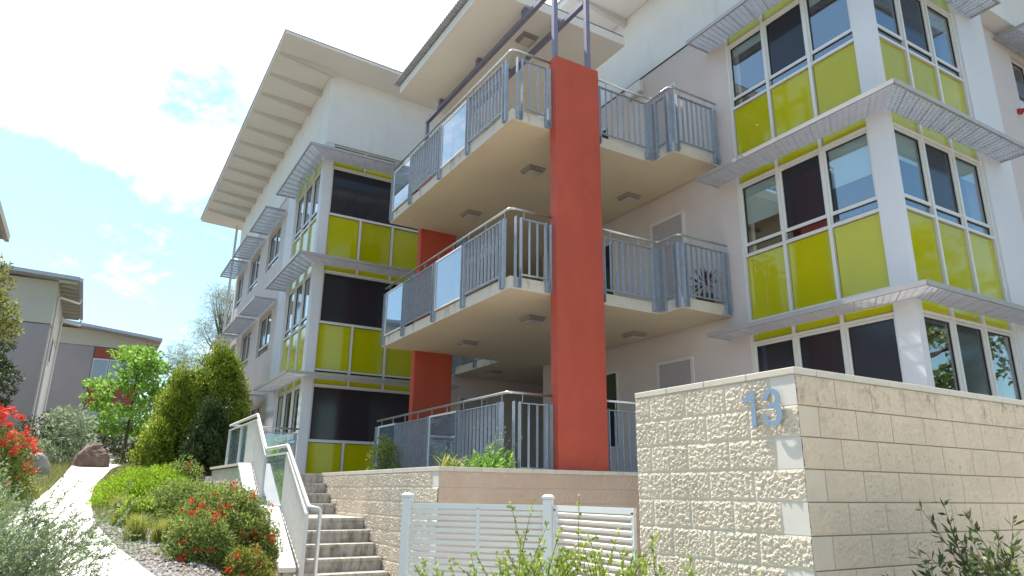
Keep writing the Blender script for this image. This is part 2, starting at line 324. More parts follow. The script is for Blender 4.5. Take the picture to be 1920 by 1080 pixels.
# ------------------------------------------------------------------ split-face block walls
def face(p0, du, length, z0, nrows, res, n, first, amp, smooth_first, rh=0.2, bl=0.4, jd=0.003, joint=0.0035):
    """rough block face starting at corner p0 along du; displaced along n. first = offsets per odd/even course"""
    p0, du, n = Vector(p0), Vector(du), Vector(n)
    mb = MB()
    def lines(tot):     # even grid with extra lines on both sides of every joint
        g = {round(k*res, 5) for k in range(int(tot/res)+1) if abs((k*res+.1) % .2-.1) > .007} | {0.0, round(tot, 5)}
        for k in range(int(tot/.2)+1):
            for q in (-.004, -.0012, .0012, .004): g.add(round(min(tot, max(0, k*.2+q)), 5))
        return sorted(g)
    us = lines(length); zs = lines(nrows*rh); nu, nz = len(us)-1, len(zs)-1
    ph = random.uniform(0, 50)
    info = []
    for z in zs:
        row = min(nrows-1, int(z/rh+1e-6)); odd = (nrows-1-row) % 2
        zz = z-row*rh
        for uu in us:
            sfirst = smooth_first[odd]
            if sfirst and uu < sfirst: blk = -1; e = min(uu+0.02, sfirst-uu)
            else:
                q = uu-first[odd]; k = math.floor(q/bl); e = min(q-k*bl, (k+1)*bl-q) if uu > .02 else .02; blk = k+10
            ez = min(zz, rh-zz); ed = min(e, ez)
            if blk == -1:
                d = 0.0 if ed > joint else -jd
            else:
                P = p0+du*uu+Vector((0, 0, z))
                a = noise.fractal(Vector((P.x*44+ph, P.y*44, P.z*44)), 0.7, 2.1, 4)
                b = noise.noise(Vector((blk*7.3+ph, row*3.1, 1)))
                c = noise.noise(Vector((P.x*60, P.y*60, P.z*60)))
                d = amp*(0.55+1.0*a+0.25*b+0.35*c)*min(1, max(0, (ed-joint)/0.018))
                if ed <= joint: d = -jd
            mb.v.append(tuple(p0+du*uu+n*d+Vector((0, 0, z0+z)))); info.append((blk == -1, ed <= .0045, ez <= .0045))
    flip = du.cross(Vector((0,0,1))).dot(n) < 0
    W = nu+1
    for j in range(nz):
        for i in range(nu):
            q = (j*W+i, j*W+i+1, (j+1)*W+i+1, (j+1)*W+i)
            mb.f.append(q[::-1] if flip else q); mb.mi.append(2 if all(info[k][2] for k in q) else 3 if all(info[k][1] for k in q) else 1 if all(info[k][0] for k in q) else 0)
    return mb
def coping(mb, p0, du, length, wdir, width, z, h, seg=0.4, over=0.012, mi=0):
    p0, du, wdir = Vector(p0), Vector(du), Vector(wdir); k = 0.0
    while k < length-0.01:
        e = min(length, k+seg); c = p0+du*(k+e)/2+wdir*(width/2-over/2)
        mb.obox((c.x, c.y, z+h/2), du*((e-k)/2-0.0015), wdir*(width+over)/2, (0, 0, h/2), mi); k = e
    return mb

T = thing('block_wall', 'tall cream split-face block wall with a corner, carrying the number 13', 'wall', (3.87, 2.93, 0))
X0, Y0 = 3.87, 2.93
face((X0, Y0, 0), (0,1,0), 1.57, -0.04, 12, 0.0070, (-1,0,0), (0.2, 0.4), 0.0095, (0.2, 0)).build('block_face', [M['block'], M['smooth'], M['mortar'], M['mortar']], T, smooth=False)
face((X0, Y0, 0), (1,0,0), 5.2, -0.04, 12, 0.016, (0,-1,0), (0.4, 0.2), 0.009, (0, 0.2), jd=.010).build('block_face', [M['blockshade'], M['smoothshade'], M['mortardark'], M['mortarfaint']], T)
mb = MB(); mb.box(X0+.012, X0+.2, Y0+.012, Y0+1.565, -.3, 2.355); mb.box(X0+.2, X0+5.2, Y0+.012, Y0+.2, -.3, 2.355)
mb.build('wall_core', M['blockshade'], T)
mb = MB(); coping(mb, (X0, Y0-.012, 0), (0,1,0), 1.582, (1,0,0), 0.21, 2.36, 0.045); coping(mb, (X0+.212, Y0, 0), (1,0,0), 5.0, (0,1,0), 0.21, 2.36, 0.045)
bevel(mb.build('coping', M['coping'], T), 0.004)

# house number 13
def arc_stroke(cx, cz, rad, a0, a1, w, n=22):
    out, inn = [], []
    for i in range(n+1):
        a = R(a0+(a1-a0)*i/n); out.append((cx+(rad+w/2)*math.cos(a), cz+(rad+w/2)*math.sin(a))); inn.append((cx+(rad-w/2)*math.cos(a), cz+(rad-w/2)*math.sin(a)))
    return out, inn
def plate(mb, poly, x, th):     # poly in (s, z); s runs towards -Y on the wall
    n = len(poly)
    mb.add([(x, -s, z) for s, z in poly]+[(x-th, -s, z) for s, z in poly], [tuple(range(n)), tuple(range(n, 2*n))[::-1]]+[(i, n+i, n+(i+1)%n, (i+1)%n) for i in range(n)])
T = thing('house_number', 'blue-grey metal number 13 screwed to the sunlit face of the cream block wall', 'sign', (3.84, 3.15, 2.03))
XN = 3.842; th = 0.008
mb = MB(); s0 = -3.2585; zb = 2.030
plate(mb, [(s0-.018, zb), (s0+.018, zb), (s0+.018, zb+.252), (s0-.012, zb+.252), (s0-.012-.006, zb+.235), (s0-.018, zb+.0)], XN, th)
plate(mb, [(s0-.018, zb+.236), (s0-.085, zb+.205), (s0-.085, zb+.172), (s0-.018, zb+.188)], XN, th)
o = mb.build('digit', M['digit'], T); o['label'] = 'numeral 1'
mb = MB(); cx = -3.105
for (cz, rad, a0, a1) in ((zb+.184, .050, 190, -75), (zb+.078, .060, 78, -170)):
    oo, ii = arc_stroke(cx, cz, rad, a0, a1, .036)
    for i in range(len(oo)-1): plate(mb, [oo[i], oo[i+1], ii[i+1], ii[i]], XN-(.0016 if rad > .055 else 0), th)
plate(mb, [(cx-.022, zb+.118), (cx+.02, zb+.118), (cx+.02, zb+.152), (cx-.022, zb+.152)], XN-.0004, th-.0008)
o = mb.build('digit', M['digit'], T); o['label'] = 'numeral 3'
for (s, z) in ((s0, zb+.022), (s0-.004, zb+.20), (cx, zb+.234), (cx+.002, zb+.135), (cx-.035, zb+.032)):
    MB().tube([(XN-th-.004, -s, z), (XN+.03, -s, z)], 0.0038, 8).build('screw', M['screw'], T)

# terrace retaining wall
XT, YT = 3.89, 8.37
T = thing('terrace_wall', 'low cream block retaining wall below the terrace, beside the concrete steps', 'wall', (XT, YT, 0))
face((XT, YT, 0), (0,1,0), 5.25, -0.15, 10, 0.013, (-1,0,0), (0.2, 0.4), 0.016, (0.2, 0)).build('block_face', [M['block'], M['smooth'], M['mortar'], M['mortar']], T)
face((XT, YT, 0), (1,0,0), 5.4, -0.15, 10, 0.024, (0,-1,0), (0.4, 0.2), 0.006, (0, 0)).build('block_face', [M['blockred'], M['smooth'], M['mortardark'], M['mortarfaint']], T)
mb = MB(); mb.box(XT+.012, XT+.2, YT+.012, YT+5.25, -.5, 1.845); mb.box(XT+.2, XT+5.4, YT+.012, YT+.2, -.5, 1.845); mb.build('wall_core', M['blockred'], T)
mb = MB(); coping(mb, (XT, YT-.012, 0), (0,1,0), 5.26, (1,0,0), .21, 1.85, .058); coping(mb, (XT+.212, YT, 0), (1,0,0), 5.2, (0,1,0), .21, 1.85, .058)
bevel(mb.build('coping', M['coping'], T), .004)

# ------------------------------------------------------------------ terrace and court surfaces
mb = MB(); mb.box(5.08, 16, 8.58, 40, 1.5, 1.87); mb.box(XT+.2, 5.08, 13.62, 17.2, 1.5, 1.868)
mb.box(2.45, XT+.2, 13.53, 18.2, 1.3, 1.872)
mb.build('terrace_paving', M['concrete'])['kind'] = 'structure'
mb = MB(); mb.box(XT+.2, 5.08, 8.57, 13.62, 1.2, 1.83); mb.build('planter_soil', M['soil'])['kind'] = 'structure'
mb = MB(); mb.box(2.3, 9.4, -6, 9.3, -.05, .012); mb.build('court_paving', M['path'])['kind'] = 'structure'

# ------------------------------------------------------------------ stairs
T = thing('concrete_stairs', 'grey concrete steps with a landing climbing beside the block wall', 'stairs', (3.2, 9.4, 0))
XL, XR = 2.46, 3.872
yn = [13.53, 13.24, 12.95, 12.62]; zt = [1.715, 1.54, 1.365]
steps = []      # (y front, z top, y back)
ztop = 1.89
edges = [(13.53, 1.89, 14.2), (13.24, 1.715, 13.54), (12.95, 1.54, 13.25), (12.62, 1.365, 12.96), (11.05, 1.19, 12.63)]
y, z = 11.05, 1.19
for k in range(6):
    z -= 0.17; edges.append((y-0.295, z, y+.01)); y -= 0.295
for (yf, zt_, yb) in edges:
    mb = MB(); mb.box(XL, XR, yf-.012, yb, zt_-.045, zt_); mb.box(XL, XR, yf+.002, yb-.001, zt_-.20, zt_-.0445)
    bevel(mb.build('step', M['concrete'], T), .006, 2)

# side wall of the stairs with sloping white capping
def cap_z(y):
    return float(np.interp(y, [9.43, 10.62, 11.96, 13.02], [.68, 1.365, 1.365, 2.035]))
T = thing('stair_side_wall', 'rough block wall with bright white stepped capping on the left of the steps', 'wall', (2.35, 9.4, 0))
mb = MB(); ph = 3.3
res = .03; ys_ = np.arange(9.45, 16.2, res); zs_ = np.arange(-.2, 1.99, res)
W = len(ys_)
for z in zs_:
    row = int((z+.2)/.2+1e-6); zz = (z+.2)-row*.2
    for y in ys_:
        top = cap_z(min(y, 13.02))-.05; zc = min(z, top)
        q = (y+(.2 if row % 2 else 0)); e = min(q % .4, .4-q % .4); ed = min(e, zz, .2-zz)
        d = -.006 if ed < .007 else .016*(.5+.9*noise.fractal(Vector((y*17, z*17, ph)), .9, 2.1, 5))
        mb.v.append((2.30-d, y, zc))
for j in range(len(zs_)-1):
    for i in range(W-1): mb.f.append((j*W+i, (j+1)*W+i, (j+1)*W+i+1, j*W+i+1)); mb.mi.append(0)
mb.build('block_face', M['block'], T)
mb = MB()
prof = [(9.45, .63), (10.62, 1.31), (11.96, 1.31), (13.0, 1.98), (16.2, 1.98), (16.2, -.2), (9.45, -.2)]
n_ = len(prof)
mb.add([(2.312, y, z) for y, z in prof]+[(2.445, y, z) for y, z in prof], [tuple(range(n_)), tuple(range(n_, 2*n_))[::-1]]+[(i, n_+i, n_+(i+1)%n_, (i+1)%n_) for i in range(n_)])
mb.build('wall_core', M['concrete'], T)
mb = MB(); cp = [(9.40, .665), (10.62, 1.365), (11.94, 1.365), (13.02, 2.035)]
for (a, b) in zip(cp, cp[1:]):
    mb.add([(2.25, a[0], a[1]-.055), (2.455, a[0], a[1]-.055), (2.455, b[0], b[1]-.055), (2.25, b[0], b[1]-.055), (2.25, a[0], a[1]), (2.455, a[0], a[1]), (2.455, b[0], b[1]), (2.25, b[0], b[1])],
           [(0,3,2,1),(4,5,6,7),(0,1,5,4),(1,2,6,5),(2,3,7,6),(3,0,4,7)])
mb.build('capping', M['capping'], T)
mb = MB(); coping(mb, (2.262, 13.03, 0), (0,1,0), 3.2, (1,0,0), .2, 1.985, .045); mb.build('coping', M['coping'], T)

# ------------------------------------------------------------------ railings
def sround(pts, rad=0.09, n=5):
    pts = [Vector(p) for p in pts]; out = [pts[0]]
    for a, b, c in zip(pts, pts[1:], pts[2:]):
        d1, d2 = (a-b).normalized(), (c-b).normalized(); rr = min(rad, (a-b).length*.45, (c-b).length*.45)
        p, q = b+d1*rr, b+d2*rr
        for i in range(n+1):
            t = i/n; out.append(p*(1-t)**2+b*2*t*(1-t)+q*t*t)
    out.append(pts[-1]); return out
def railing(T, runs, F, hand, drop=0.17, foot=None):
    """runs: list of (A, B, outward normal, [station distances], [panel kinds]); F slab top; hand = handrail polyline (xy)"""
    foot = F-drop if foot is None else foot
    pts = [(x, y, F+1.11) for x, y in hand]
    MB().tube(sround(pts), 0.021, 10).build('handrail', M['steel_light'], T, smooth=True)
    for (A, B, n, st, kinds) in runs:
        A, B, n = Vector(A), Vector(B), Vector(n); d = (B-A).normalized(); Lr = (B-A).length
        P = lambda s, o, z: (A.x+d.x*s+n.x*o, A.y+d.y*s+n.y*o, z)
        d3, n3 = Vector((d.x, d.y, 0)), Vector((n.x, n.y, 0))
        mb = MB(); k = 0.25
        while k < Lr: mb.tube([P(k, 0, F+.985), P(k, 0, F+1.10)], .007, 6); k += .62
        if Lr > .3: mb.build('handrail_bracket', M['steel'], T)
        for s in st:
            mb = MB()
            for q in (-.05, .05):
                mb.obox(P(s+q, .0, (F+.985+foot)/2), d3*.006, n3*.0325, (0, 0, (F+.985-foot)/2))
            if drop > 0.01 and foot < F-.05:
                mb.obox(P(s, -.022, (F-.01+foot)/2), d3*.0435, n3*.005, (0, 0, (F-.01-foot)/2))
                for q in (-.022, .022):
                    for z in (F-.05, F-.13): mb.tube([P(s+q, -.02, z), P(s+q, .0, z)], .011, 6)
            mb.build('post', M['steel'], T)
        for (s0, s1), kd in zip(zip(st, st[1:]), kinds):
            a, b = s0+.062, s1-.062
            if b-a < .05: continue
            if kd == 'b':
                mb = MB()
                mb.bar(P(a, 0, F+.965), P(b, 0, F+.965), .05, .012); mb.bar(P(a, 0, F+.045), P(b, 0, F+.045), .05, .012)
                nb = max(1, int((b-a)/.118)); 
                for i in range(nb+1):
                    s = a+(b-a)*i/nb
                    mb.obox(P(s, 0, F+.505), d3*.005, n3*.021, (0, 0, .453))
                mb.build('baluster_panel', M['steel'], T)
            elif kd == 'g':
                mb = MB(); z0, z1 = F+.03, F+.975
                mb.bar(P(a, 0, z0), P(b, 0, z0), .03, .03); mb.bar(P(a, 0, z1), P(b, 0, z1), .03, .03)
                for s in (a+.0155, b-.0155): mb.obox(P(s, 0, (z0+z1)/2), d3*.0145, n3*.0145, (0, 0, (z1-z0)/2-.0155))
                g = mb.build('glass_panel', M['frame'], T)
                MB().obox(P((a+b)/2, 0, (z0+z1)/2), d3*((b-a)/2-.03), n3*.004, (0, 0, (z1-z0)/2-.016)).build('pane', M['balglass'], g)

FL = [1.89, 4.79, 7.69]
lbl = ['ground-floor terrace', 'middle balcony', 'top balcony']
for i, F in enumerate(FL):
    foot = F+.0 if i == 0 else F-.17
    T = thing('balcony_railing', ['steel and glass railing along the ground-level terrace left of the red pillar',
        'steel and glass railing round the middle balcony left of the red pillar', 'steel and glass railing round the top balcony left of the red pillar'][i], 'railing', (5.13, 8.77, F), 'balcony railings')
    xo, yo = 5.125, 8.765
    if i == 0: foot = 1.88
    railing(T, [((xo, 14.15), (xo, yo), (-1,0), [.0, 1.10, 2.58, 3.80, 5.16], ['g','b','g','b']),
                ((xo, yo), (5.89, yo), (0,-1), [.15, .715], ['b']),
                ], F, [(xo, 14.18), (xo, yo), (5.89, yo)], foot=foot)
    if i == 0:
        MB()
    T = thing('balcony_railing', ['galvanised baluster railing at ground level between the red pillar and the block wall',
        'stepped baluster railing of the middle balcony right of the red pillar', 'stepped baluster railing of the top balcony right of the red pillar'][i], 'railing', (8.15, 8.73, F), 'balcony railings')
    railing(T, [((6.84, 8.735), (8.165, 8.735), (0,-1), [.05, 1.22], ['b']),
                ((8.165, 8.735), (8.165, 8.215), (-1,0), [.09, .43], ['b']),
                ((8.165, 8.215), (9.33, 8.215), (0,-1), [.10, 1.08], ['b'])], F, [(6.83, 8.735), (8.165, 8.735), (8.165, 8.215), (9.33, 8.215)], foot=foot)
    T = thing('balcony_railing', ['rear railing of the terrace behind the far red pillar at ground level', 'rear railing of the middle floor seen past the far red pillar', 'rear railing of the top floor behind the far red pillar'][i], 'railing', (8.1, 14.3, F), 'balcony railings')
    if i > 0:
        railing(T, [((6.84, 14.33), (8.09, 14.33), (0,1), [.05, 1.2], ['b']), ((8.09, 14.33), (8.09, 16.8), (-1,0), [.09, 1.2, 2.4], ['g','b'])], F, [(6.83, 14.33), (8.09, 14.33), (8.09, 16.8)], foot=foot)
    else:
        railing(T, [((6.84, 14.33), (8.09, 14.33), (0,1), [.05, 1.2], ['b'])], F, [(6.83, 14.33), (8.09, 14.33)], foot=foot)

# balcony slabs: one thing per floor
poly = [(5.15, 14.3), (5.15, 8.79), (8.19, 8.76), (8.19, 8.24), (9.335, 8.24), (9.335, 14.3), (11.8, 14.3), (11.8, 16.88), (8.12, 16.88), (8.12, 14.3)]
poly = [(5.15, 8.79), (8.19, 8.79), (8.19, 8.24), (9.335, 8.24), (9.335, 14.31), (11.88, 14.31), (11.88, 16.88), (8.12, 16.88), (8.12, 14.28), (5.15, 14.28)]
for F, lb in ((4.79, 'cream concrete slab of the middle balcony wrapped round the red pillar'), (7.69, 'cream concrete slab of the top balcony wrapped round the red pillar')):
    T = thing('balcony_slab', lb, 'balcony', (7, 11, F-.2), 'balcony slabs')
    o = MB().prism(poly, F-.195, F).build('slab', [M['slab'], M['slabedge']], T)
    for p in o.data.polygons:
        if abs(p.normal.z) < .5: p.material_index = 1
# red pillars
for (y, zt_, lb) in ((8.6, 8.87, 'tall flat red pillar in front of the balconies, nearest the camera'), (14.2, 8.87, 'red pillar at the far end of the balconies, half hidden by the slabs')):
    o = MB().box(0, .92, 0, .2, 0, zt_-1.8).build('red_pillar', M['red']); o.location = (5.9, y, 1.8); bevel(o, .012, 3)
    o['label'] = lb; o['category'] = 'pillar'; o['group'] = 'red pillars'
# canopy steel frame
T = thing('canopy_frame', 'blue-grey steel posts and beams standing on the two red pillars', 'steel frame', (6.3, 8.7, 8.87))
for x in (5.95, 6.66):
    MB().box(x-.04, x+.04, 8.66, 8.74, 8.87, 10.60).build('post', M['purlin'], T)
    MB().box(x-.04, x+.04, 14.24, 14.32, 8.87, 10.30).build('post', M['purlin'], T)
    mb = MB(); mb.box(x-.045, x+.045, 8.75, 14.32, 10.31, 10.40); mb.build('beam', M['purlin'], T)
    for y in (9.7, 11.6, 13.5): MB().box(x-.05, x+.05, y-.06, y+.06, 10.401, 10.55).build('cleat', M['purlin'], T)
T = thing('canopy_roof', 'white flat canopy with corrugated edge over the top balcony', 'canopy', (6.6, 11.6, 10.55))
bevel(MB().box(5.0, 8.33, 9.58, 13.76, 10.56, 10.76).build('soffit', M['soffit'], T), .006)
mb = MB(); nx = 0; yy = 9.60; px = []
while yy < 13.85: px.append((yy, 10.80+(.022 if nx % 2 else 0))); px.append((yy+.038, 10.80+(.022 if nx % 2 else 0))); yy += .05; nx += 1
k_ = len(px)
mb.add([(4.86, y, z-.02) for y, z in px]+[(8.30, y, z-.02) for y, z in px]+[(4.86, y, z) for y, z in px]+[(8.30, y, z) for y, z in px],
       [(i, i+1, k_+i+1, k_+i) for i in range(k_-1)]+[(2*k_+i, 3*k_+i, 3*k_+i+1, 2*k_+i+1) for i in range(k_-1)]+[(i, 2*k_+i, 2*k_+i+1, i+1) for i in range(k_-1)]+[(k_+i, k_+i+1, 3*k_+i+1, 3*k_+i) for i in range(k_-1)])
mb.build('corrugated_sheet', M['roofmetal'], T)

# ceiling lights
def clight(x, y, z, lb):
    T = thing('ceiling_light', lb, 'light', (x, y, z), 'square ceiling lights')
    def fr(s0, s1, z0, z1): return MB().add([(x-s0,y-s0,z1),(x+s0,y-s0,z1),(x+s0,y+s0,z1),(x-s0,y+s0,z1),(x-s1,y-s1,z0),(x+s1,y-s1,z0),(x+s1,y+s1,z0),(x-s1,y+s1,z0)], [(0,1,2,3),(7,6,5,4),(0,4,5,1),(1,5,6,2),(2,6,7,3),(3,7,4,0)])
    fr(.18, .15, z-.07, z-.001).build('housing', M['lampbody'], T)
    bevel(MB().box(x-.12, x+.12, y-.12, y+.12, z-.095, z-.071).build('cover', M['lampglass'], T), .008)
clight(6.45, 10.2, 4.595, 'square ceiling light under the middle balcony just left of the red pillar')
clight(6.45, 12.75, 4.595, 'square ceiling light under the middle balcony near its far end')
clight(8.80, 10.2, 4.595, 'square ceiling light under the middle balcony right of the red pillar')
clight(6.45, 10.2, 7.495, 'square ceiling light under the top balcony just left of the red pillar')
clight(6.45, 12.75, 7.495, 'square ceiling light under the top balcony near its far end')
clight(8.80, 10.2, 7.495, 'square ceiling light under the top balcony right of the red pillar')
clight(6.45, 10.45, 10.56, 'square ceiling light under the canopy roof above the top balcony')
clight(8.7, 15.6, 4.595, 'oblong ceiling light deep in the recess behind the far red pillar')

# ------------------------------------------------------------------ facades
class Fa:
    """facade frame: s along the wall, o outwards, z up"""
    def __init__(s, p0, du, n): s.p0, s.du, s.n = Vector(p0), Vector(du), Vector(n)
    def P(s, a, o, z): q = s.p0+s.du*a+s.n*o; return (q.x, q.y, z)
    def box(s, mb, a0, a1, o0, o1, z0, z1, mi=0):
        c = s.P((a0+a1)/2, (o0+o1)/2, (z0+z1)/2)
        return mb.obox(c, s.du*(a1-a0)/2, s.n*(o1-o0)/2, (0, 0, (z1-z0)/2), mi)
def window(T, fa, a0, a1, z0, z1, blind=None, kind='glass', fw=.035, name='window', depth=.12, out=-.02):
    """framed pane with gasket, dark room backing set separately, optional blind"""
    mb = MB(); o0, o1 = out-.045, out
    fa.box(mb, a0, a1, o0, o1, z0, z0+fw); fa.box(mb, a0, a1, o0, o1, z1-fw, z1)
    fa.box(mb, a0, a0+fw, o0, o1, z0+fw, z1-fw); fa.box(mb, a1-fw, a1, o0, o1, z0+fw, z1-fw)
    w_ = mb.build(name, M['frame'], T)
    mb = MB(); e = .012; q0, q1, y0, y1 = a0+fw, a1-fw, z0+fw, z1-fw
    for bx in ((q0, q1, y0, y0+e), (q0, q1, y1-e, y1), (q0, q0+e, y0+e, y1-e), (q1-e, q1, y0+e, y1-e)): fa.box(mb, bx[0], bx[1], o0+.005, o1-.018, bx[2], bx[3])
    mb.build('gasket', M['rubber'], w_)
    mb = MB(); fa.box(mb, q0+.004, q1-.004, out-.036, out-.028, y0+.004, y1-.004); mb.build('pane', M[kind], w_)
    if blind:
        mb = MB(); fa.box(mb, q0+.01, q1-.01, out-.075, out-.07, y1-(y1-y0)*blind, y1); mb.build('blind', M['blind'], w_)
    return w_
def spandrel(T, fa, a0, a1, z0, z1, out=-.02):
    mb = MB(); fa.box(mb, a0+.014, a1-.014, out-.03, out-.012, z0+.014, z1-.014); return mb.build('green_panel', M['green'], T)
def bays(T, fa, st, F, floor, blinds, kinds, style='tower', lowz=None):
    """one storey of glazing over station list st: strip, window, low transom, spandrel"""
    zs0, zs1 = F-.35, F+.80      # spandrel
    zl0, zl1 = F+.845, F+.985    # low light
    zw0, zw1 = F+1.02, F+2.14
    zt0, zt1 = F+2.19, (F+2.50 if floor < 2 else 10.455)
    if lowz: zs0 = lowz
    n = len(st)-1; fw = .055
    mb = MB()
    for k_, a in enumerate(st):
        if style == 'tower' or k_ in (0, n): fa.box(mb, a-fw/2, a+fw/2, -.06, .012, zs0-.02, zt1+.02)
        else:
            fa.box(mb, a-fw/2, a+fw/2, -.06, .012, zs0-.02, zs1+.0); fa.box(mb, a-fw/2, a+fw/2, -.06, .012, zt0, zt1+.02)
    if floor == 2: fa.box(mb, st[0]+fw/2, st[-1]-fw/2, -.06, .004, zt1, 10.495)
    for i in range(n):
        a0, a1 = st[i]+fw/2, st[i+1]-fw/2
        for z in ((zs1+.022, zt0-.025, zs0-.01) if style == 'tower' else (zs0-.01,)): fa.box(mb, a0, a1, -.06, .006, z-.022, z+.022)
    if style != 'tower':
        for z in (zs1+.022, zt0-.025): fa.box(mb, st[0]+fw/2, st[-1]-fw/2, -.06, .016, z-.0225, z+.0225)
    mb.build('mullion_frame', M['frame'], T)
    mb = MB(); fa.box(mb, st[0], st[-1], -.075, -.066, zs0-.02, zs1+.02); fa.box(mb, st[0], st[-1], -.075, -.066, zt0, zt1+.02)
    mb.build('gasket_strip', M['rubber'], T)
    for i in range(n):
        a0, a1 = st[i]+fw/2, st[i+1]-fw/2
        spandrel(T, fa, a0, a1, zs0+.01, zs1); spandrel(T, fa, a0, a1, zt0, zt1)
        if style == 'tower':
            window(T, fa, a0, a1, zw0, zw1, blinds[i], kinds[i])
    if style == 'tower':
        window(T, fa, st[0]+fw/2, st[2]-fw/2, zl0, zl1+.035, None, 'glass', fw=.02); window(T, fa, st[2]+fw/2, st[3]-fw/2, zl0, zl1+.035, None, 'glass', fw=.02)
    else:
        window(T, fa, st[0]+fw/2, st[-1]-fw/2, zl0, zw1, None, 'screen', fw=.025)

# ---------------- right wing
TW = thing('apartment_wing', 'right-hand apartment wing with a corner tower of lime panels and windows', 'building', (9.34, 5.05, 0))
XF = 9.34
mb = MB()
mb.box(9.34, 9.502, 5.05, 5.352, 1.6, 10.5)                 # corner column
mb.box(12.075, 13.05, 5.05, 5.4, 1.6, 10.5)
mb.build('column', M['column'], TW)
mb = MB(); mb.box(9.36, 9.62, 7.89, 14.3, 1.6, 10.5); mb.box(9.62, 9.9, 8.1, 14.3, 1.6, 10.5); mb.box(9.9, 12, 14.0, 14.3, 1.6, 10.5)
mb.build('wall', M['lilac'], TW)
mb = MB(); mb.box(13.05, 24, 5.36, 5.7, 1.6, 8.85); mb.box(13.05, 14.8, 5.36, 5.7, 8.851, 10.2); mb.box(13.05, 24, 5.36, 5.7, 10.201, 10.5); mb.box(16.2, 24, 5.36, 5.7, 8.851, 10.2)
mb.build('wall', M['lilac'], TW)
mb = MB(); mb.box(9.33, 9.6, 5.04, 17.5, 10.52, 12.30); mb.box(9.6, 24, 5.04, 5.4, 10.52, 12.30); mb.build('upper_wall', M['white'], TW)
mb = MB(); mb.box(9.345, 9.5, 5.06, 17.5, 10.5, 10.52); mb.build('shadow_gap', M['rubber'], TW)
# near-black sheets standing in for unlit rooms behind the glass
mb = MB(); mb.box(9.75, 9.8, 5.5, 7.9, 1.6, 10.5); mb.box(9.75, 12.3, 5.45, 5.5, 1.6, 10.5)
mb.build('dark_room_backing', M['interior'], TW)
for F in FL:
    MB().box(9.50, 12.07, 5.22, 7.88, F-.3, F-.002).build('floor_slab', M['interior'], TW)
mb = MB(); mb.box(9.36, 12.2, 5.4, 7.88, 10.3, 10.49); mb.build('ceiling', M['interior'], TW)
fL = Fa((XF+.04, 7.87, 0), (0,-1,0), (-1,0,0)); stL = [0.0, .84, 1.69, 2.52]
fR = Fa((9.50, 5.05+.05, 0), (1,0,0), (0,-1,0)); stR = [0.0, .85, 1.70, 2.55]
bl = {0: ([None]*3, ['screen', 'screen', 'screen'], [None]*3, ['glass', 'screen', 'glass']),
      1: ([.66, .6, .62], ['glass', 'screen', 'glass'], [.42, .3, .3], ['glass', 'screen', 'glass']),
      2: ([.16, .16, .15], ['glass', 'screen', 'glass'], [.3, None, .3], ['glass', 'screen', 'glass'])}
for i, F in enumerate(FL):
    b = bl[i]
    bays(TW, fL, stL, F, i, b[0], b[1]); bays(TW, fR, stR, F, i, b[2], b[3])
# doors in the recessed wall
fD = Fa((9.36, 10.2, 0), (0,-1,0), (-1,0,0))
for F in FL:
    mb = MB(); fD.box(mb, 0, .06, -.02, .035, F, F+2.17); fD.box(mb, .92, .98, -.02, .035, F, F+2.17); fD.box(mb, .06, .92, -.02, .035, F+2.11, F+2.17)
    d = mb.build('door', M['frame'], TW)
    mb = MB(); fD.box(mb, .062, .918, -.02, .012, F+.01, F+2.108); mb.build('door_leaf', M['door'], d)
    mb = MB(); mb.tube([fD.P(.84, .012, F+1.0), fD.P(.84, .055, F+1.0), fD.P(.74, .055, F+1.0)], .009, 6); mb.build('handle', M['steel_light'], d)
    f2 = Fa((9.36, 12.35, 0), (0,-1,0), (-1,0,0)); mb = MB(); f2.box(mb, -.04, .94, 0, .03, F+.6, F+2.19); f2.box(mb, 0, .9, .002, .034, F+.64, F+2.15, 1)
    mb.build('window', [M['frame'], M['carglass']], TW)
# roof of the right wing
def soff(x): return 12.62-.045*(x-2.65)
T2 = thing('wing_roof', 'broad white overhanging roof of the right-hand wing at the top of the picture', 'roof', (9.4, 5, 12.3))
def roof(T, x0, x1, y0, y1, zf, th=.16):
    mb = MB()
    for (z0, z1) in ((0, th),):
        mb.add([(x0,y0,zf(x0)+z0),(x1,y0,zf(x1)+z0),(x1,y1,zf(x1)+z0),(x0,y1,zf(x0)+z0),(x0,y0,zf(x0)+z1),(x1,y0,zf(x1)+z1),(x1,y1,zf(x1)+z1),(x0,y1,zf(x0)+z1)],
               [(0,3,2,1),(4,5,6,7),(0,1,5,4),(1,2,6,5),(2,3,7,6),(3,0,4,7)])
    mb.build('soffit', M['soffit'], T)
    mb = MB(); zz = th
    mb.add([(x0-.02,y0-.02,zf(x0)+zz+.003),(x1,y0-.02,zf(x1)+zz+.003),(x1,y1,zf(x1)+zz+.005),(x0-.02,y1,zf(x0)+zz+.003),(x0-.02,y0-.02,zf(x0)+zz+.018),(x1,y0-.05,zf(x1)+zz+.03),(x1,y1,zf(x1)+zz+.03),(x0-.05,y1,zf(x0)+zz+.03)],
           [(0,3,2,1),(4,5,6,7),(0,1,5,4),(1,2,6,5),(2,3,7,6),(3,0,4,7)])
    mb.build('roof_sheet', M['roofmetal'], T)
def rib(T, x0, x1, y, zf):
    mb = MB(); h = .17; mb.add([(x0,y-.05,zf(x0)-.002),(x1,y-.05,zf(x1)-.002),(x1,y+.05,zf(x1)-.002),(x0,y+.05,zf(x0)-.002),(x0,y-.05,zf(x0)-.04),(x1,y-.05,zf(x1)-h-.02),(x1,y+.05,zf(x1)-h-.02),(x0,y+.05,zf(x0)-.04)],
        [(0,1,2,3),(4,7,6,5),(0,4,5,1),(1,5,6,2),(2,6,7,3),(3,7,4,0)]); mb.build('soffit_rib', M['rib'], T)
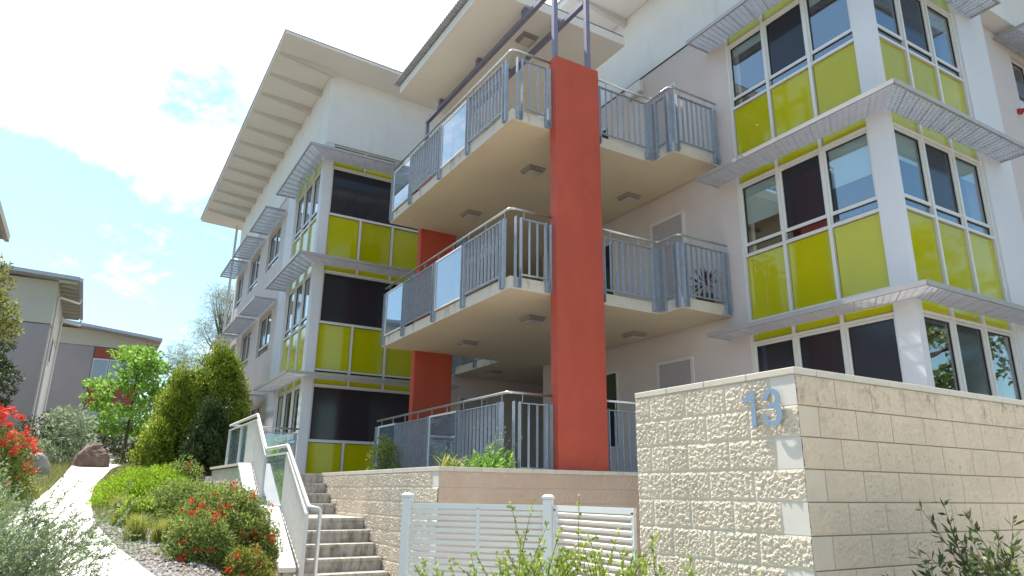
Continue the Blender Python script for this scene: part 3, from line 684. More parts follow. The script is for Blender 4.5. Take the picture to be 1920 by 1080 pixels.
zf2 = lambda x: 12.31-.045*(x-9.4)
roof(T2, 7.84, 24, 4.0, 17.5, zf2)
for k in range(12): rib(T2, 7.9, 9.32, 4.9+1.16*k, zf2)

# ---------------- left wing
LW = thing('apartment_wing', 'left-hand apartment wing with long sunlit side, small windows and lime corner bay', 'building', (4.18, 16.9, 0))
XW, YW = 4.18, 16.9
mb = MB(); mb.box(XW, XW+.235, YW, YW+.27, 1.6, 10.5); mb.build('column', M['column'], LW)
mb = MB(); mb.box(XW, XW+.3, 19.78, 20.8, 1.6, 10.5); mb.build('column', M['column'], LW)
wins = [(21.65, 23.5), (24.8, 26.6), (27.9, 29.3)]; zr = [(F+.86, F+2.15) for F in FL]
def holed(mb, y0, y1, z0, z1, holes):
    y = y0
    for (a, b, zl) in holes:
        mb.box(XW+.02, XW+.3, y, a, z0, z1)
        zz = z0
        for (p, q) in zl: mb.box(XW+.02, XW+.3, a, b, zz, p); zz = q
        mb.box(XW+.02, XW+.3, a, b, zz, z1); y = b
    mb.box(XW+.02, XW+.3, y, y1, z0, z1)
mb = MB(); holed(mb, 20.815, 29.8, 1.6, 10.5, [(a, b, zr) for a, b in wins]); mb.build('wall', M['lilac'], LW)
fS = Fa((XW+.02, 0, 0), (0,1,0), (-1,0,0))
for F in FL:
    for a, b in wins:
        mid = (a+b)/2; z0, z1 = F+.86, F+2.15
        window(LW, fS, a+.01, b-.01, z0+.01, z0+.28, None, 'glass', fw=.035, out=-.06)
        window(LW, fS, a+.01, mid, z0+.28, z1-.01, None, 'glass', fw=.035, out=-.06)
        window(LW, fS, mid, b-.01, z0+.28, z1-.01, None, 'screen', fw=.035, out=-.06)
mb = MB(); mb.box(XW+.55, XW+.6, 17.2, 29.7, 1.6, 10.5); mb.box(4.6, 8.2, 17.5, 17.55, 1.6, 10.5); mb.build('dark_room_backing', M['interior'], LW)
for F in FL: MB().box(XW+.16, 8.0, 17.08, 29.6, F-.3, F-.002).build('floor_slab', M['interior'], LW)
mb = MB(); mb.box(XW-.01, XW+.3, YW-.012, 29.81, 10.5, 12.56); 
zt3 = lambda x: 12.645-.05*(x-2.65); xa, xb, ya, yb = XW+.3, 24, YW-.012, YW+.3
mb.add([(xa,ya,10.497),(xb,ya,10.497),(xb,yb,10.497),(xa,yb,10.497),(xa,ya,zt3(xa)),(xb,ya,zt3(xb)),(xb,yb,zt3(xb)),(xa,yb,zt3(xa))], [(0,3,2,1),(4,5,6,7),(0,1,5,4),(1,2,6,5),(2,3,7,6),(3,0,4,7)])
mb.build('upper_wall', M['white'], LW)
# front with wide dark panes
fF = Fa((4.415, YW+.05, 0), (1,0,0), (0,-1,0)); stF = [0.0, .885, 1.79, 2.69, 3.6]
fSd = Fa((XW+.04, 19.78, 0), (0,-1,0), (-1,0,0)); stS = [0.0, .87, 1.74, 2.61]
for i, F in enumerate(FL):
    lz = None
    bays(LW, fF, stF, F, i, [None]*4, ['screen']*4, style='wide')
    bays(LW, fSd, stS, F, i, [None]*3, ['glass', 'screen', 'glass'])
mb = MB(); mb.box(8.02, 8.35, YW+.01, YW+.3, 1.6, 10.5)
for i, F in enumerate(FL): mb.box(8.35, 9.25, YW+.01, YW+.3, F+2.17, F+2.9 if i < 2 else 10.5)
mb.box(9.25, 12, YW+.01, YW+.3, 1.6, 10.5); mb.box(11.9, 12, 14, YW, 1.6, 10.5); mb.build('wall', M['lilac'], LW)
fE = Fa((8.35, YW+.01, 0), (1,0,0), (0,-1,0))
for F in FL:
    mb = MB(); fE.box(mb, 0, .05, -.05, .03, F, F+2.17); fE.box(mb, .85, .9, -.05, .03, F, F+2.17); fE.box(mb, .05, .85, -.05, .03, F+2.12, F+2.17)
    d = mb.build('door', M['frame'], LW); mb = MB(); fE.box(mb, .052, .848, -.06, .0, F+.01, F+2.118); mb.build('door_leaf', M['door'], d)
T3 = thing('wing_roof', 'long ribbed white eave of the left-hand wing pointing up to the sky', 'roof', (2.65, 15.85, 12.6))
zf3 = lambda x: 12.64-.05*(x-2.65)
roof(T3, 2.65, 24, 15.85, 30.9, zf3, th=.07)
for k in range(12): rib(T3, 2.72, 4.17, 16.75+1.138*k, zf3)
mb = MB(); mb.tube([(4.0, 29.95, 1.9), (4.0, 29.95, 12.4)], .05, 8); mb.build('downpipe', M['farside'], LW)

# ------------------------------------------------------------------ sunshades
def sunshade(lb, pts, wall, z, cross=.33):
    """grating awning; pts = outer polyline, wall = inner polyline (same count), horizontal at z"""
    T = thing('sunshade', lb, 'sunshade', (pts[0][0], pts[0][1], z), 'metal grating sunshades')
    mb = MB()
    for a, b in zip(pts, pts[1:]): mb.bar((a[0], a[1], z), (b[0], b[1], z), .03, .07)
    for a, b in ((pts[0], wall[0]), (pts[-1], wall[-1])): mb.bar((a[0], a[1], z), (b[0], b[1], z), .02, .05)
    mb.build('edge_channel', M['fascia'], T)
    mb = MB()
    for (a, b), (c, d) in zip(zip(pts, pts[1:]), zip(wall, wall[1:])):
        a, b, c, d = [Vector((*q, z)) for q in (a, b, c, d)]; dep = (c-a).length; perp = ((b-a).normalized()).cross(Vector((0,0,1)))
        depth = abs((c-a).dot(perp)); n = int(depth/.042)
        for i in range(1, n+1):
            t = i/(n+.5); mb.bar(a.lerp(c, t), b.lerp(d, t), .005, .038)
    mb.build('grating', M['shade'], T)
    mb = MB()
    for (a, b), (c, d) in zip(zip(pts, pts[1:]), zip(wall, wall[1:])):
        a, b, c, d = [Vector((*q, z)) for q in (a, b, c, d)]; L_ = (b-a).length; n = int(L_/.11); k = 0
        for i in range(1, n):
            p = a.lerp(b, i/n); q = c.lerp(d, i/n)
            # keep the cross rods square to the outer edge
            mb.bar(p, q, .006, .014 if i % 3 else .036)
    mb.build('cross_bars', M['shade'], T)
for z, lv in ((10.0, 'top'), (7.1, 'middle'), (4.2, 'lowest')):
    sunshade(f'{lv} sunshade wrapped round the corner of the right-hand tower', [(8.76, 8.29), (8.76, 4.55), (12.62, 4.55)], [(9.33, 8.29), (9.33, 5.04), (12.62, 5.04)], z)
    sunshade(f'{lv} sunshade wrapped round the lime corner of the left-hand wing', [(3.62, 19.95), (3.62, 16.22), (8.0, 16.22)], [(4.17, 19.95), (4.17, 16.89), (8.0, 16.89)], z)
    for (a, b), nm in zip(((21.08, 23.6), (24.15, 26.75), (27.2, 29.7)), ('nearest', 'second', 'farthest')):
        sunshade(f'{lv} row {nm} of the three small sunshades along the left-hand wing', [(3.56, b), (3.56, a)], [(4.17, b), (4.17, a)], z)
sunshade('short sunshade over the window at the far right top edge', [(14.2, 4.75), (18, 4.75)], [(14.2, 5.35), (18, 5.35)], 10.35)
fX = Fa((14.8, 5.40, 0), (1,0,0), (0,-1,0))
window(TW, fX, .0, .7, 8.86, 10.19, None, 'glass'); window(TW, fX, .7, 1.4, 8.86, 10.19, None, 'screen')
MB().box(14.7, 16.3, 5.75, 5.8, 8.7, 10.3).build('dark_room_backing', M['interior'], TW)
T = thing('fire_alarm', 'small red alarm beacon on the lilac wall at the right edge', 'alarm', (14.62, 5.35, 8.84))
bevel(MB().box(14.56, 14.68, 5.30, 5.359, 8.79, 8.89).build('back_box', M['alarm'], T), .01)
MB().tube([(14.62, 5.30, 8.84), (14.62, 5.24, 8.84)], [.05, .035], 12).build('lens', M['alarm'], T)
T = thing('wall_light', 'pale box light fixed high on the lilac wall behind the top balcony', 'light', (9.3, 10.45, 10.3))
bevel(MB().box(9.24, 9.36, 10.2, 10.7, 10.15, 10.42).build('housing', M['frame'], T), .01)
MB().box(9.262, 9.35, 10.23, 10.67, 10.125, 10.149).build('cover', M['lampglass'], T)

# ------------------------------------------------------------------ stair railing
T = thing('stair_railing', 'pale steel stair railing with glass panels cranked down beside the steps', 'railing', (2.55, 9.3, 0))
xr = 2.52
line = [(16.0, 2.89), (13.20, 2.89), (12.18, 2.235), (10.72, 2.225), (9.30, 1.40)]
pts = [(xr, y, z) for y, z in line]+[(xr, 9.16, 1.385), (xr+.10, 9.12, 1.37), (xr+.10, 9.12, 0.05)]
M['railpaint'] = mat('pale_stair_rail', (0.66, 0.66, 0.64), 0.45, metal=0.2, var=0.04, vscale=8)
MB().tube(sround(pts, .05), .026, 10).build('handrail', M['railpaint'], T, smooth=True)
lo = [(16.0, 2.79), (13.13, 2.79), (12.13, 2.125), (10.66, 2.115), (9.36, 1.30)]
mb = MB()
for a, b in zip(lo, lo[1:]): mb.bar((xr, a[0], a[1]), (xr, b[0], b[1]), .05, .025)
mb.build('top_rail', M['railpaint'], T)
def loz(y): return float(np.interp(-y, [-p[0] for p in lo], [p[1] for p in lo]))
def botz(y): return cap_z(min(max(y, 9.43), 13.02))-(.10 if 9.43 < y < 13.02 else .06)
for y in (15.95, 14.6, 13.1, 12.16, 10.66, 9.38):
    MB().box(xr-.03, xr+.03, y-.008, y+.008, botz(y)-.15, loz(y)).build('post', M['railpaint'], T)
def bal(y0, y1):
    mb = MB(); n = int((y1-y0)/.1)
    for i in range(1, n): 
        y = y0+(y1-y0)*i/n; mb.box(xr-.022, xr+.022, y-.004, y+.004, botz(y)+.02, loz(y)-.01)
    mb.bar((xr, y0, botz(y0)+.02), (xr, y1, botz(y1)+.02), .045, .014)
    mb.build('baluster_panel', M['railpaint'], T)
bal(9.40, 10.64); bal(12.18, 13.1)
bal(13.12, 14.0)
for (y0, y1) in ((10.70, 12.12), (14.05, 15.92)):
    mb = MB(); z0, z1 = botz(11.5)+.02 if y0 < 12 else 2.0, loz((y0+y1)/2)-.02
    mb.box(xr-.006, xr+.006, y0, y1, z0, z1); mb.build('glass_panel', M['balglass'], T)
T = thing('landing_railing', 'short steel railing with clear glass behind the head of the steps', 'railing', (3.4, 15.9, 1.87))
MB().tube([(2.55, 15.95, 2.89), (3.95, 15.95, 2.89)], .022, 8).build('handrail', M['steel_light'], T, smooth=True)
mb = MB()
for x in (2.7, 3.9): mb.box(x-.025, x+.025, 15.94, 15.96, 1.87, 2.80)
mb.bar((2.6, 15.95, 2.79), (3.92, 15.95, 2.79), .03, .02); mb.build('post', M['steel'], T)
MB().box(2.74, 3.86, 15.945, 15.955, 1.95, 2.76).build('glass_panel', M['balglass'], T)

# ------------------------------------------------------------------ slatted fence and gate
def slats(A, B, lb, nm, cat, tilt, mid, posts, z1=1.49):
    A, B = Vector((*A, 0)), Vector((*B, 0)); d = (B-A).normalized(); Lr = (B-A).length; n = Vector((d.y, -d.x, 0))
    if n.dot(A) > 0: n = -n
    T = thing(nm, lb, cat, (A.x, A.y, 0), 'pale slatted fence panels')
    mb = MB(); mb.bar(A+Vector((0,0,z1-.03)), B+Vector((0,0,z1-.03)), .03, .05); mb.bar(A+Vector((0,0,.1)), B+Vector((0,0,.1)), .03, .05)
    for s in ([0.02, Lr-.02]+([Lr*.48] if mid else [])):
        mb.bar(A+d*s+Vector((0,0,.08)), A+d*s+Vector((0,0,z1-.04)), .03, .03, up=d)
    mb.build('panel_frame', M['fence'], T)
    mb = MB(); z = z1-.085
    while z > .12:
        c = (A+B)/2+Vector((0,0,z)); az = Vector((0,0,math.cos(tilt)))+n*math.sin(tilt); 
        mb.obox(c+n*.002, d*(Lr/2-.03), az.cross(d).normalized()*.006, az*.0205); z -= .0575
    mb.build('slat', M['fence'], T)
    for p in posts:
        q = A+d*p
        P_ = MB(); P_.obox((q.x, q.y, .78), d*.045, n*.045, (0,0,.76)); po = bevel(P_.build('post', M['fence'], T), .01, 2)
        c = MB(); r0 = .05
        c.obox((q.x, q.y, 1.552), d*.051, n*.051, (0,0,.012)); c.add([tuple(q+d*a*r0+n*b*r0+Vector((0,0,1.564))) for a, b in ((-1,-1),(1,-1),(1,1),(-1,1))]+[tuple(q+d*a*.03+n*b*.03+Vector((0,0,1.582))) for a, b in ((-1,-1),(1,-1),(1,1),(-1,1))], [(0,1,5,4),(1,2,6,5),(2,3,7,6),(3,0,4,7),(4,5,6,7)])
        c.build('post_cap', M['fence'], T)
slats((3.84, 5.78), (2.86, 6.88), 'pale slatted fence panel with two posts in front of the terrace wall', 'slatted_gate', 'gate', .35, True, (0, 1.47))
slats((3.87, 4.56), (3.87, 5.72), 'short pale slatted fence panel joining the cream block wall', 'slatted_fence', 'fence', .75, False, ())

# ------------------------------------------------------------------ foliage
def leaf(mb, p, d, l, wd, nrm=None):
    """pointed leaf from p along d"""
    d = Vector(d).normalized(); s = d.cross(nrm if nrm else Vector((random.gauss(0,1), random.gauss(0,1), random.gauss(0,1)))).normalized()
    p = Vector(p); mb.add([p, p+d*l*.5+s*wd*.5, p+d*l, p+d*l*.5-s*wd*.5], [(0,1,2,3)])
def rdir(up=0.0):
    v = Vector((random.gauss(0,1), random.gauss(0,1), random.gauss(0,1)+up)); return v.normalized()
def leaves_np(C, D, l, wd):
    """fast leaf mesh: arrays of bases C, directions D"""
    n = len(C); rv = rng.normal(size=(n,3)); D = D/np.linalg.norm(D,axis=1)[:,None]
    S = np.cross(D, rv); S /= np.linalg.norm(S,axis=1)[:,None]
    l = np.asarray(l).reshape(-1,1); wd = np.asarray(wd).reshape(-1,1)
    V = np.stack([C, C+D*l*.5+S*wd*.5, C+D*l, C+D*l*.5-S*wd*.5], 1).reshape(-1,3)
    return V
def build_np(name, V, m, parent, stuff=False):
    o = Vector(parent['_o']); V = V-np.array(o); n = len(V)//4
    me = bpy.data.meshes.new(name); me.vertices.add(len(V)); me.vertices.foreach_set('co', V.astype(np.float32).ravel())
    me.loops.add(4*n); me.loops.foreach_set('vertex_index', np.arange(4*n, dtype=np.int32))
    me.polygons.add(n); me.polygons.foreach_set('loop_start', np.arange(0, 4*n, 4, dtype=np.int32))
    me.materials.append(m); me.update(calc_edges=True); me.validate()
    ob = bpy.data.objects.new(name, me); COL.objects.link(ob); ob.parent = parent
    if stuff: ob['kind'] = 'stuff'
    return ob
def clumps(cent, rad, n_per, l, wd, out=0.6, up=0.2, squash=1.0):
    """leaves gathered near the surface of many small clumps"""
    Cs, Ds = [], []
    for c, r_ in zip(cent, rad):
        d = rng.normal(size=(n_per,3)); d /= np.linalg.norm(d,axis=1)[:,None]
        rr = r_*rng.uniform(.35, 1.0, (n_per,1))**.6
        q = np.array(c)+d*rr*np.array([1,1,squash]); Cs.append(q)
        Ds.append(d*out+rng.normal(size=(n_per,3))*.55+np.array([0,0,up]))
    C = np.concatenate(Cs); D = np.concatenate(Ds); k = len(C)
    return leaves_np(C, D, rng.uniform(.7, 1.3, k)*l, rng.uniform(.7, 1.3, k)*wd)

G_ = {}
G_['conifer'] = leafmat('golden_conifer_leaves', (0.05, 0.11, 0.016), (0.50, 0.58, 0.06), .4)
G_['darkconifer'] = leafmat('dark_conifer_leaves', (0.015, 0.035, 0.012), (0.10, 0.15, 0.04), .2)
G_['bright'] = leafmat('bright_green_leaves', (0.12, 0.27, 0.03), (0.40, 0.62, 0.12), .5)
G_['juniper'] = leafmat('lime_juniper_leaves', (0.14, 0.26, 0.015), (0.44, 0.60, 0.04), .45)
G_['mid'] = leafmat('mid_green_leaves', (0.06, 0.11, 0.02), (0.40, 0.48, 0.12), .4)
G_['olive'] = leafmat('olive_yellow_leaves', (0.10, 0.13, 0.02), (0.42, 0.42, 0.08), .35)
G_['grey'] = leafmat('grey_green_leaves', (0.16, 0.23, 0.12), (0.46, 0.54, 0.36), .4)
G_['wisp'] = leafmat('soft_grey_green_leaves', (0.12, 0.19, 0.07), (0.36, 0.46, 0.24), .4)
G_['grass'] = leafmat('yellow_green_grass', (0.20, 0.26, 0.04), (0.52, 0.52, 0.14), .4)
G_['spring'] = leafmat('fresh_yellow_green_leaves', (0.18, 0.28, 0.03), (0.45, 0.55, 0.10), .45)
G_['dark'] = leafmat('dark_glossy_leaves', (0.025, 0.045, 0.012), (0.12, 0.16, 0.04), .2, rough=.35)
G_['red'] = leafmat('scarlet_flowers', (0.55, 0.015, 0.01), (0.85, 0.06, 0.03), .3)
G_['orangered'] = leafmat('coral_red_flowers', (0.62, 0.03, 0.015), (0.85, 0.14, 0.08), .3)
G_['casu'] = leafmat('grey_needle_leaves', (0.20, 0.24, 0.16), (0.46, 0.50, 0.38), .35)
G_['purple'] = leafmat('dark_purple_leaves', (0.05, 0.02, 0.03), (0.14, 0.06, 0.07), .2)

def stems(T, base, tips, r0=.012, mname='stem', m_=None, bend=.25, n=4):
    mb = MB()
    for t in tips:
        b, t = Vector(base), Vector(t); mid = b.lerp(t, .5)+Vector((random.gauss(0,1), random.gauss(0,1), 0))*(t-b).length*bend*.3
        pts = [b*(1-s)**2+mid*2*s*(1-s)+t*s*s for s in [i/n for i in range(n+1)]]
        mb.tube(pts, [r0*(1-.75*i/n) for i in range(n+1)], 5, cap=False)
    return mb.build(mname, m_ or M['twig'], T)

def shrub(name, lb, cat, x, y, w, h, m_, l, wd, n_cl, n_per, cr=.22, up=.3, flowers=None, fm=None, fl=.03, dy=None, z=None, group=None, squash=.8, dome=True):
    z = ground(x, y) if z is None else z; dy = dy or w
    T = thing(name, lb, cat, (x, y, z), group); cs, rs = [], []
    for i in range(n_cl):
        a = random.uniform(0, 2*math.pi); e = random.random()**.6; t = math.acos(1-random.random()*1.0) if dome else 0
        hz = h*(.12+.88*math.cos(t)*(.75+.25*random.random())); rr = math.sin(t)*.9+.1
        cs.append((x+math.cos(a)*rr*w/2*e**.3, y+math.sin(a)*rr*dy/2*e**.3, z+max(.05, hz-cr*h*.5))); rs.append(random.uniform(.6, 1.15)*cr*min(w, h))
    build_np('foliage', clumps(cs, rs, n_per, l, wd, up=up, squash=squash), m_, T)
    stems(T, (x, y, z-.05), random.sample(cs, min(14, len(cs))), .012)
    if flowers:
        fc, fr = [], []
        for c, r_ in random.sample(list(zip(cs, rs)), min(len(cs), flowers)):
            d = rdir(.4); d.y -= .5; d.normalize(); fc.append(tuple(Vector(c)+d*r_*1.0)); fr.append(fl*random.uniform(.5, 1.2))
        for c_, q_ in zip(fc, fr): build_np('flower', clumps([c_], [q_*.6], 20, fl*.9, fl*.35, out=1.2, up=.2), fm or G_['red'], T)
    return T

def px_at(px, py, D):      # helper used once to lay plants out from survey bearings
    v = r2*((px-960)/1303.3)-u2*((py-540)/1303.3)+f; h = math.hypot(v.x, v.y); return v.x/h*D, v.y/h*D, 1.6+v.z/h*D

# golden conifers beside the left wing
def conifer(lb, x, y, h, w, seed, m_=None, n_cl=330, ldir=.5):
    random.seed(seed); z = ground(x, y)+0.3
    T = thing('conifer_shrub', lb, 'conifer', (x, y, z-.35), 'conifers by the left-hand wing'); cs, rs = [], []
    lobes = [(random.uniform(-.3, .3)*w, random.uniform(-.3, .3)*w, random.uniform(.62, 1.02)*h, random.uniform(.45, .7)*w) for _ in range(6)]
    for i in range(n_cl):
        lx, ly, lh, lw = random.choice(lobes); t = random.random()**.8; a = random.uniform(0, 2*math.pi)
        rr = lw*.5*((1-t**2.6)**.6)*(.78+.22*min(1, t*5))*random.uniform(.6, 1.12)
        cs.append((x+lx*(1-t*.5)+math.cos(a)*rr, y+ly*(1-t*.5)+math.sin(a)*rr, z+lh*t)); rs.append(random.uniform(.10, .25))
    build_np('foliage', clumps(cs, rs, 130, .075, .03, out=.5, up=.8, squash=1.5), m_ or G_['conifer'], T)
    MB().tube([(x, y, z-.6), (x, y, z+h*.7)], [.07, .03], 7).build('trunk', M['bark'], T)
    return T
conifer('tall golden-green conifer touching the left-hand wing', 2.95, 21.3, 3.3, 2.25, 3, n_cl=620)
conifer('slightly lower golden conifer left of the tallest one', 2.1, 20.8, 2.7, 1.5, 4)
conifer('smallest golden conifer, lowest and leftmost of the group', 1.45, 20.2, 1.15, .9, 5, n_cl=120)
conifer('golden conifer lower left of the tall group, bulging over the boulder', 1.72, 21.3, 1.9, 1.0, 11, n_cl=160)
conifer('dark conifer coloured as the shaded side of the golden group behind the stair wall', 2.72, 19.6, 1.7, 1.3, 9, G_['darkconifer'], n_cl=190)  # dark leaf colour stands in for shade on the golden conifers

# broadleaf and casuarina trees
def tree(name, lb, x, y, h, tr, crown, m_, l, wd, seed, n_cl, n_per, lean=(0, 0), cw=None, base=None, cr=.38, up=.1, out=.6, trunk_h=.35, bm=None):
    random.seed(seed); z = ground(x, y) if base is None else base
    T = thing(name, lb, 'tree', (x, y, z)); mb = MB(); top = Vector((x+lean[0], y+lean[1], z+h*.9))
    pts = [Vector((x, y, z-.2)), Vector((x+lean[0]*.3, y+lean[1]*.3, z+h*trunk_h)), Vector((x+lean[0]*.7, y+lean[1]*.7, z+h*.65)), top]
    mb.tube(pts, [tr, tr*.7, tr*.4, tr*.12], 8, cap=False); cs, rs = [], []
    for i in range(n_cl):
        a = random.uniform(0, 2*math.pi); t = random.uniform(0, 1); rr = crown*math.sin(math.pi*(.12+.80*t))**.8*random.uniform(.35, 1.05)
        zc = z+h*(trunk_h*.85+(1-trunk_h*.85)*t); c = Vector((x+lean[0]*t+math.cos(a)*rr, y+lean[1]*t+math.sin(a)*rr, zc)); cs.append(tuple(c)); rs.append(random.uniform(.6, 1.2)*cr)
        if i % 3 == 0:
            s = max(.15, trunk_h*.7+(t*.6)); p = pts[1].lerp(top, min(1, max(0, (t*.8)))) if t > .1 else pts[1]
            mb.tube([p, p.lerp(c, .5)+Vector((0, 0, -.05*h*.2)), c], [tr*.3, tr*.18, tr*.05], 5, cap=False)
    mb.build('trunk', bm or M['bark'], T, smooth=True)
    build_np('crown', clumps(cs, rs, n_per, l, wd, out=out, up=up, squash=.7), m_, T)
    return T
tree('broadleaf_tree', 'young bright green tree with a thin trunk in front of the far building', 1.15, 30.5, 4.25, .07, 1.5, G_['bright'], .14, .09, 21, 96, 60, cr=.33, trunk_h=.28)
tree('broadleaf_tree', 'small dark shrubby tree just right of the bright green tree', 2.3, 33, 3.0, .07, 1.0, G_['mid'], .14, .09, 22, 50, 45, cr=.32, trunk_h=.3)
tree('casuarina_tree', 'wispy grey-green casuarina rising behind the golden conifers beside the left-hand wing', 4.3, 33.0, 8.2, .14, 1.4, G_['casu'], .32, .013, 23, 120, 120, cr=.5, up=-.2, trunk_h=.3)
tree('casuarina_tree', 'sparse bare-looking casuarina right of the bright green tree', 2.75, 31.0, 5.3, .07, .95, G_['casu'], .28, .014, 24, 60, 90, cr=.4, up=-.1, trunk_h=.3)
tree('broadleaf_tree', 'olive-green tree at the left edge of the picture', -3.2, 21.5, 5.0, .12, 1.1, G_['olive'], .09, .05, 25, 110, 90, base=2.2, cr=.32, trunk_h=.35)
tree('conifer_tree', 'dark blue-green conifer against the far building wall', -3.75, 29.5, 4.2, .1, 1.15, G_['darkconifer'], .13, .05, 26, 130, 90, base=3.0, cr=.3, trunk_h=.05)
random.seed(31)
x, y, z = px_at(65, 800, 30)
shrub('garden_shrub', 'dark shrub at the foot of the far building on the left', 'shrub', -1.6, 29.5, 2.4, 1.7, G_['darkconifer'], .10, .05, 60, 60)
shrub('garden_shrub', 'dark green shrub behind the boulder, in front of the far building', 'shrub', .1, 33, 2.6, 1.3, G_['dark'], .10, .05, 60, 60)
shrub('garden_shrub', 'dark green bush right of the boulder at the end of the path', 'shrub', 1.55, 27.2, 1.3, .95, G_['dark'], .08, .04, 60, 70)
shrub('garden_shrub', 'grey-green broad-leaved shrub left of the boulder', 'shrub', -.68, 27.2, 1.6, 2.3, G_['grey'], .16, .06, 60, 30, cr=.2, up=.5)
shrub('garden_shrub', 'grey-green arching shrub beside the red flowering bush', 'shrub', -1.45, 17.6, .9, 1.1, G_['grey'], .075, .03, 40, 34, cr=.22, up=.5)

# boulders
def boulder(lb, x, y, w, d, h, m_, seed, z=None):
    random.seed(seed); z = ground(x, y) if z is None else z; mb = MB(); n, k = 26, 16; ph = Vector((seed*3.1, 0, 0))
    for j in range(k+1):
        th_ = math.pi*.62*j/k
        for i in range(n):
            a = 2*math.pi*i/n; dv = Vector((math.sin(th_)*math.cos(a), math.sin(th_)*math.sin(a), math.cos(th_)))
            q = 1+.28*noise.noise(dv*1.3+ph)+.10*noise.noise(dv*3.4+ph)+.03*noise.noise(dv*9+ph); q = min(q, 1.13)
            mb.v.append((x+dv.x*w/2*q, y+dv.y*d/2*q, z+dv.z*h*q))
    for j in range(k):
        for i in range(n): mb.f.append((j*n+i, (j+1)*n+i, (j+1)*n+(i+1)%n, j*n+(i+1)%n)); mb.mi.append(0)
    o = mb.build('boulder', m_); o['label'] = lb; o['category'] = 'boulder'; o['group'] = 'garden boulders'
boulder('large brown boulder at the top end of the white path', .10, 25.5, .98, .8, .72, M['rock'], 5)
boulder('smaller pale boulder half hidden left of the large brown one', -1.25, 22.5, .9, .7, .62, M['rock2'], 8)

# junipers, flower bushes, grasses on the bed between path and stairs
random.seed(41)
def mat_shrub(lb, x, y, w, dy, h, m_, n_cl, n_per, l=.06, wd=.016, up=.25, cat='juniper', name='spreading_juniper', group='spreading junipers'):
    return shrub(name, lb, cat, x, y, w, h, m_, l, wd, n_cl, n_per, cr=.34, up=up, dy=dy, group=group, squash=.6)
mat_shrub('bright lime spreading juniper nearest the path end, left of the stair wall', .95, 13.6, 1.5, 2.2, .72, G_['juniper'], 170, 150)
mat_shrub('bright lime spreading juniper against the stair wall', 1.72, 13.0, 1.25, 2.4, .70, G_['juniper'], 140, 150)
mat_shrub('lime juniper patch at the back of the bed under the golden conifers', 1.1, 16.4, 1.7, 2.2, .62, G_['juniper'], 110, 120)
shrub('flowering_shrub', 'low green shrub with few red flowers beside the coping of the stair wall', 'shrub', 1.75, 16.6, .9, .82, G_['mid'], .06, .03, 60, 70, flowers=14, fl=.05)
shrub('garden_shrub', 'mid-green shrub filling the bed below the lime juniper', 'shrub', 1.2, 10.9, 1.1, .66, G_['mid'], .04, .018, 120, 90, cr=.24)
shrub('garden_shrub', 'small yellow-green round shrub between the juniper and the grass tufts', 'shrub', .68, 10.6, .45, .42, G_['spring'], .05, .024, 40, 50, cr=.26)
shrub('flowering_shrub', 'large green bush dotted with red flowers beside the stair wall', 'shrub', 1.48, 9.1, 1.2, .86, G_['mid'], .034, .017, 260, 110, cr=.17, dy=1.2, flowers=58, fl=.055)
shrub('flowering_shrub', 'smaller bush with scarlet flowers right beside the white capping', 'shrub', 1.86, 8.85, .36, .62, G_['mid'], .032, .015, 60, 90, cr=.24, dy=.6, flowers=26, fl=.05)
shrub('flowering_shrub', 'low red-flowered bush at the bottom edge near the pebble mulch', 'shrub', 1.12, 8.3, .62, .50, G_['mid'], .034, .016, 90, 90, cr=.24, flowers=16, fl=.038)
shrub('flowering_shrub', 'red-flowered bush at the lower end of the white capping', 'shrub', 1.55, 8.0, .5, .36, G_['olive'], .034, .014, 70, 80, cr=.24, flowers=10, fl=.038)

def tuft(lb, x, y, h, w, n, m_, wd=.007, z=None, name='grass_tuft', group='yellow-green grass tufts', cat='grass tuft', arch=1.0, zb=0):
    z = (ground(x, y) if z is None else z); T = thing(name, lb, cat, (x, y, z), group); mb = MB()
    for i in range(n):
        a = random.uniform(0, 6.283); rr = w*random.random(); hh = h*random.uniform(.55, 1.05); b = Vector((x+random.gauss(0, .16)*w, y+random.gauss(0, .16)*w, z))
        dv = Vector((math.cos(a), math.sin(a), 0)); sd = Vector((-dv.y, dv.x, 0))*wd; P_ = []
        for t in (0, .35, .7, 1.0):
            q = b+dv*rr*t**1.5*arch+Vector((0, 0, hh*(t-.45*arch*t**2.4))); P_ += [q-sd*(1-t*.93), q+sd*(1-t*.93)]
        mb.add(P_, [(0,1,3,2),(2,3,5,4),(4,5,7,6)])
    mb.build('blades', m_, T); return T
for k, (x, y, h, w, lb) in enumerate([(.60, 9.35, .42, .36, 'yellow grass tuft closest to the pebble mulch'), (.86, 9.15, .38, .36, 'yellow grass tuft touching the large red-flowered bush'),
        (.50, 11.8, .46, .36, 'tall pale grass tuft by the bend of the path'), (.44, 13.2, .46, .36, 'pale grass tuft where the path narrows'), (.62, 12.4, .34, .28, 'grass tuft between the path and the lime juniper'), (.48, 10.7, .30, .24, 'small grass tuft right at the path edge'), (.60, 14.6, .34, .28, 'farthest grass tuft along the path')]):
    tuft(lb, x, y, h*1.1, w*.8, 520, G_['grass'], wd=.0045, arch=.75)
tuft('green grass tuft at the foot of the white capping', 2.0, 8.35, .30, .2, 180, G_['olive'])

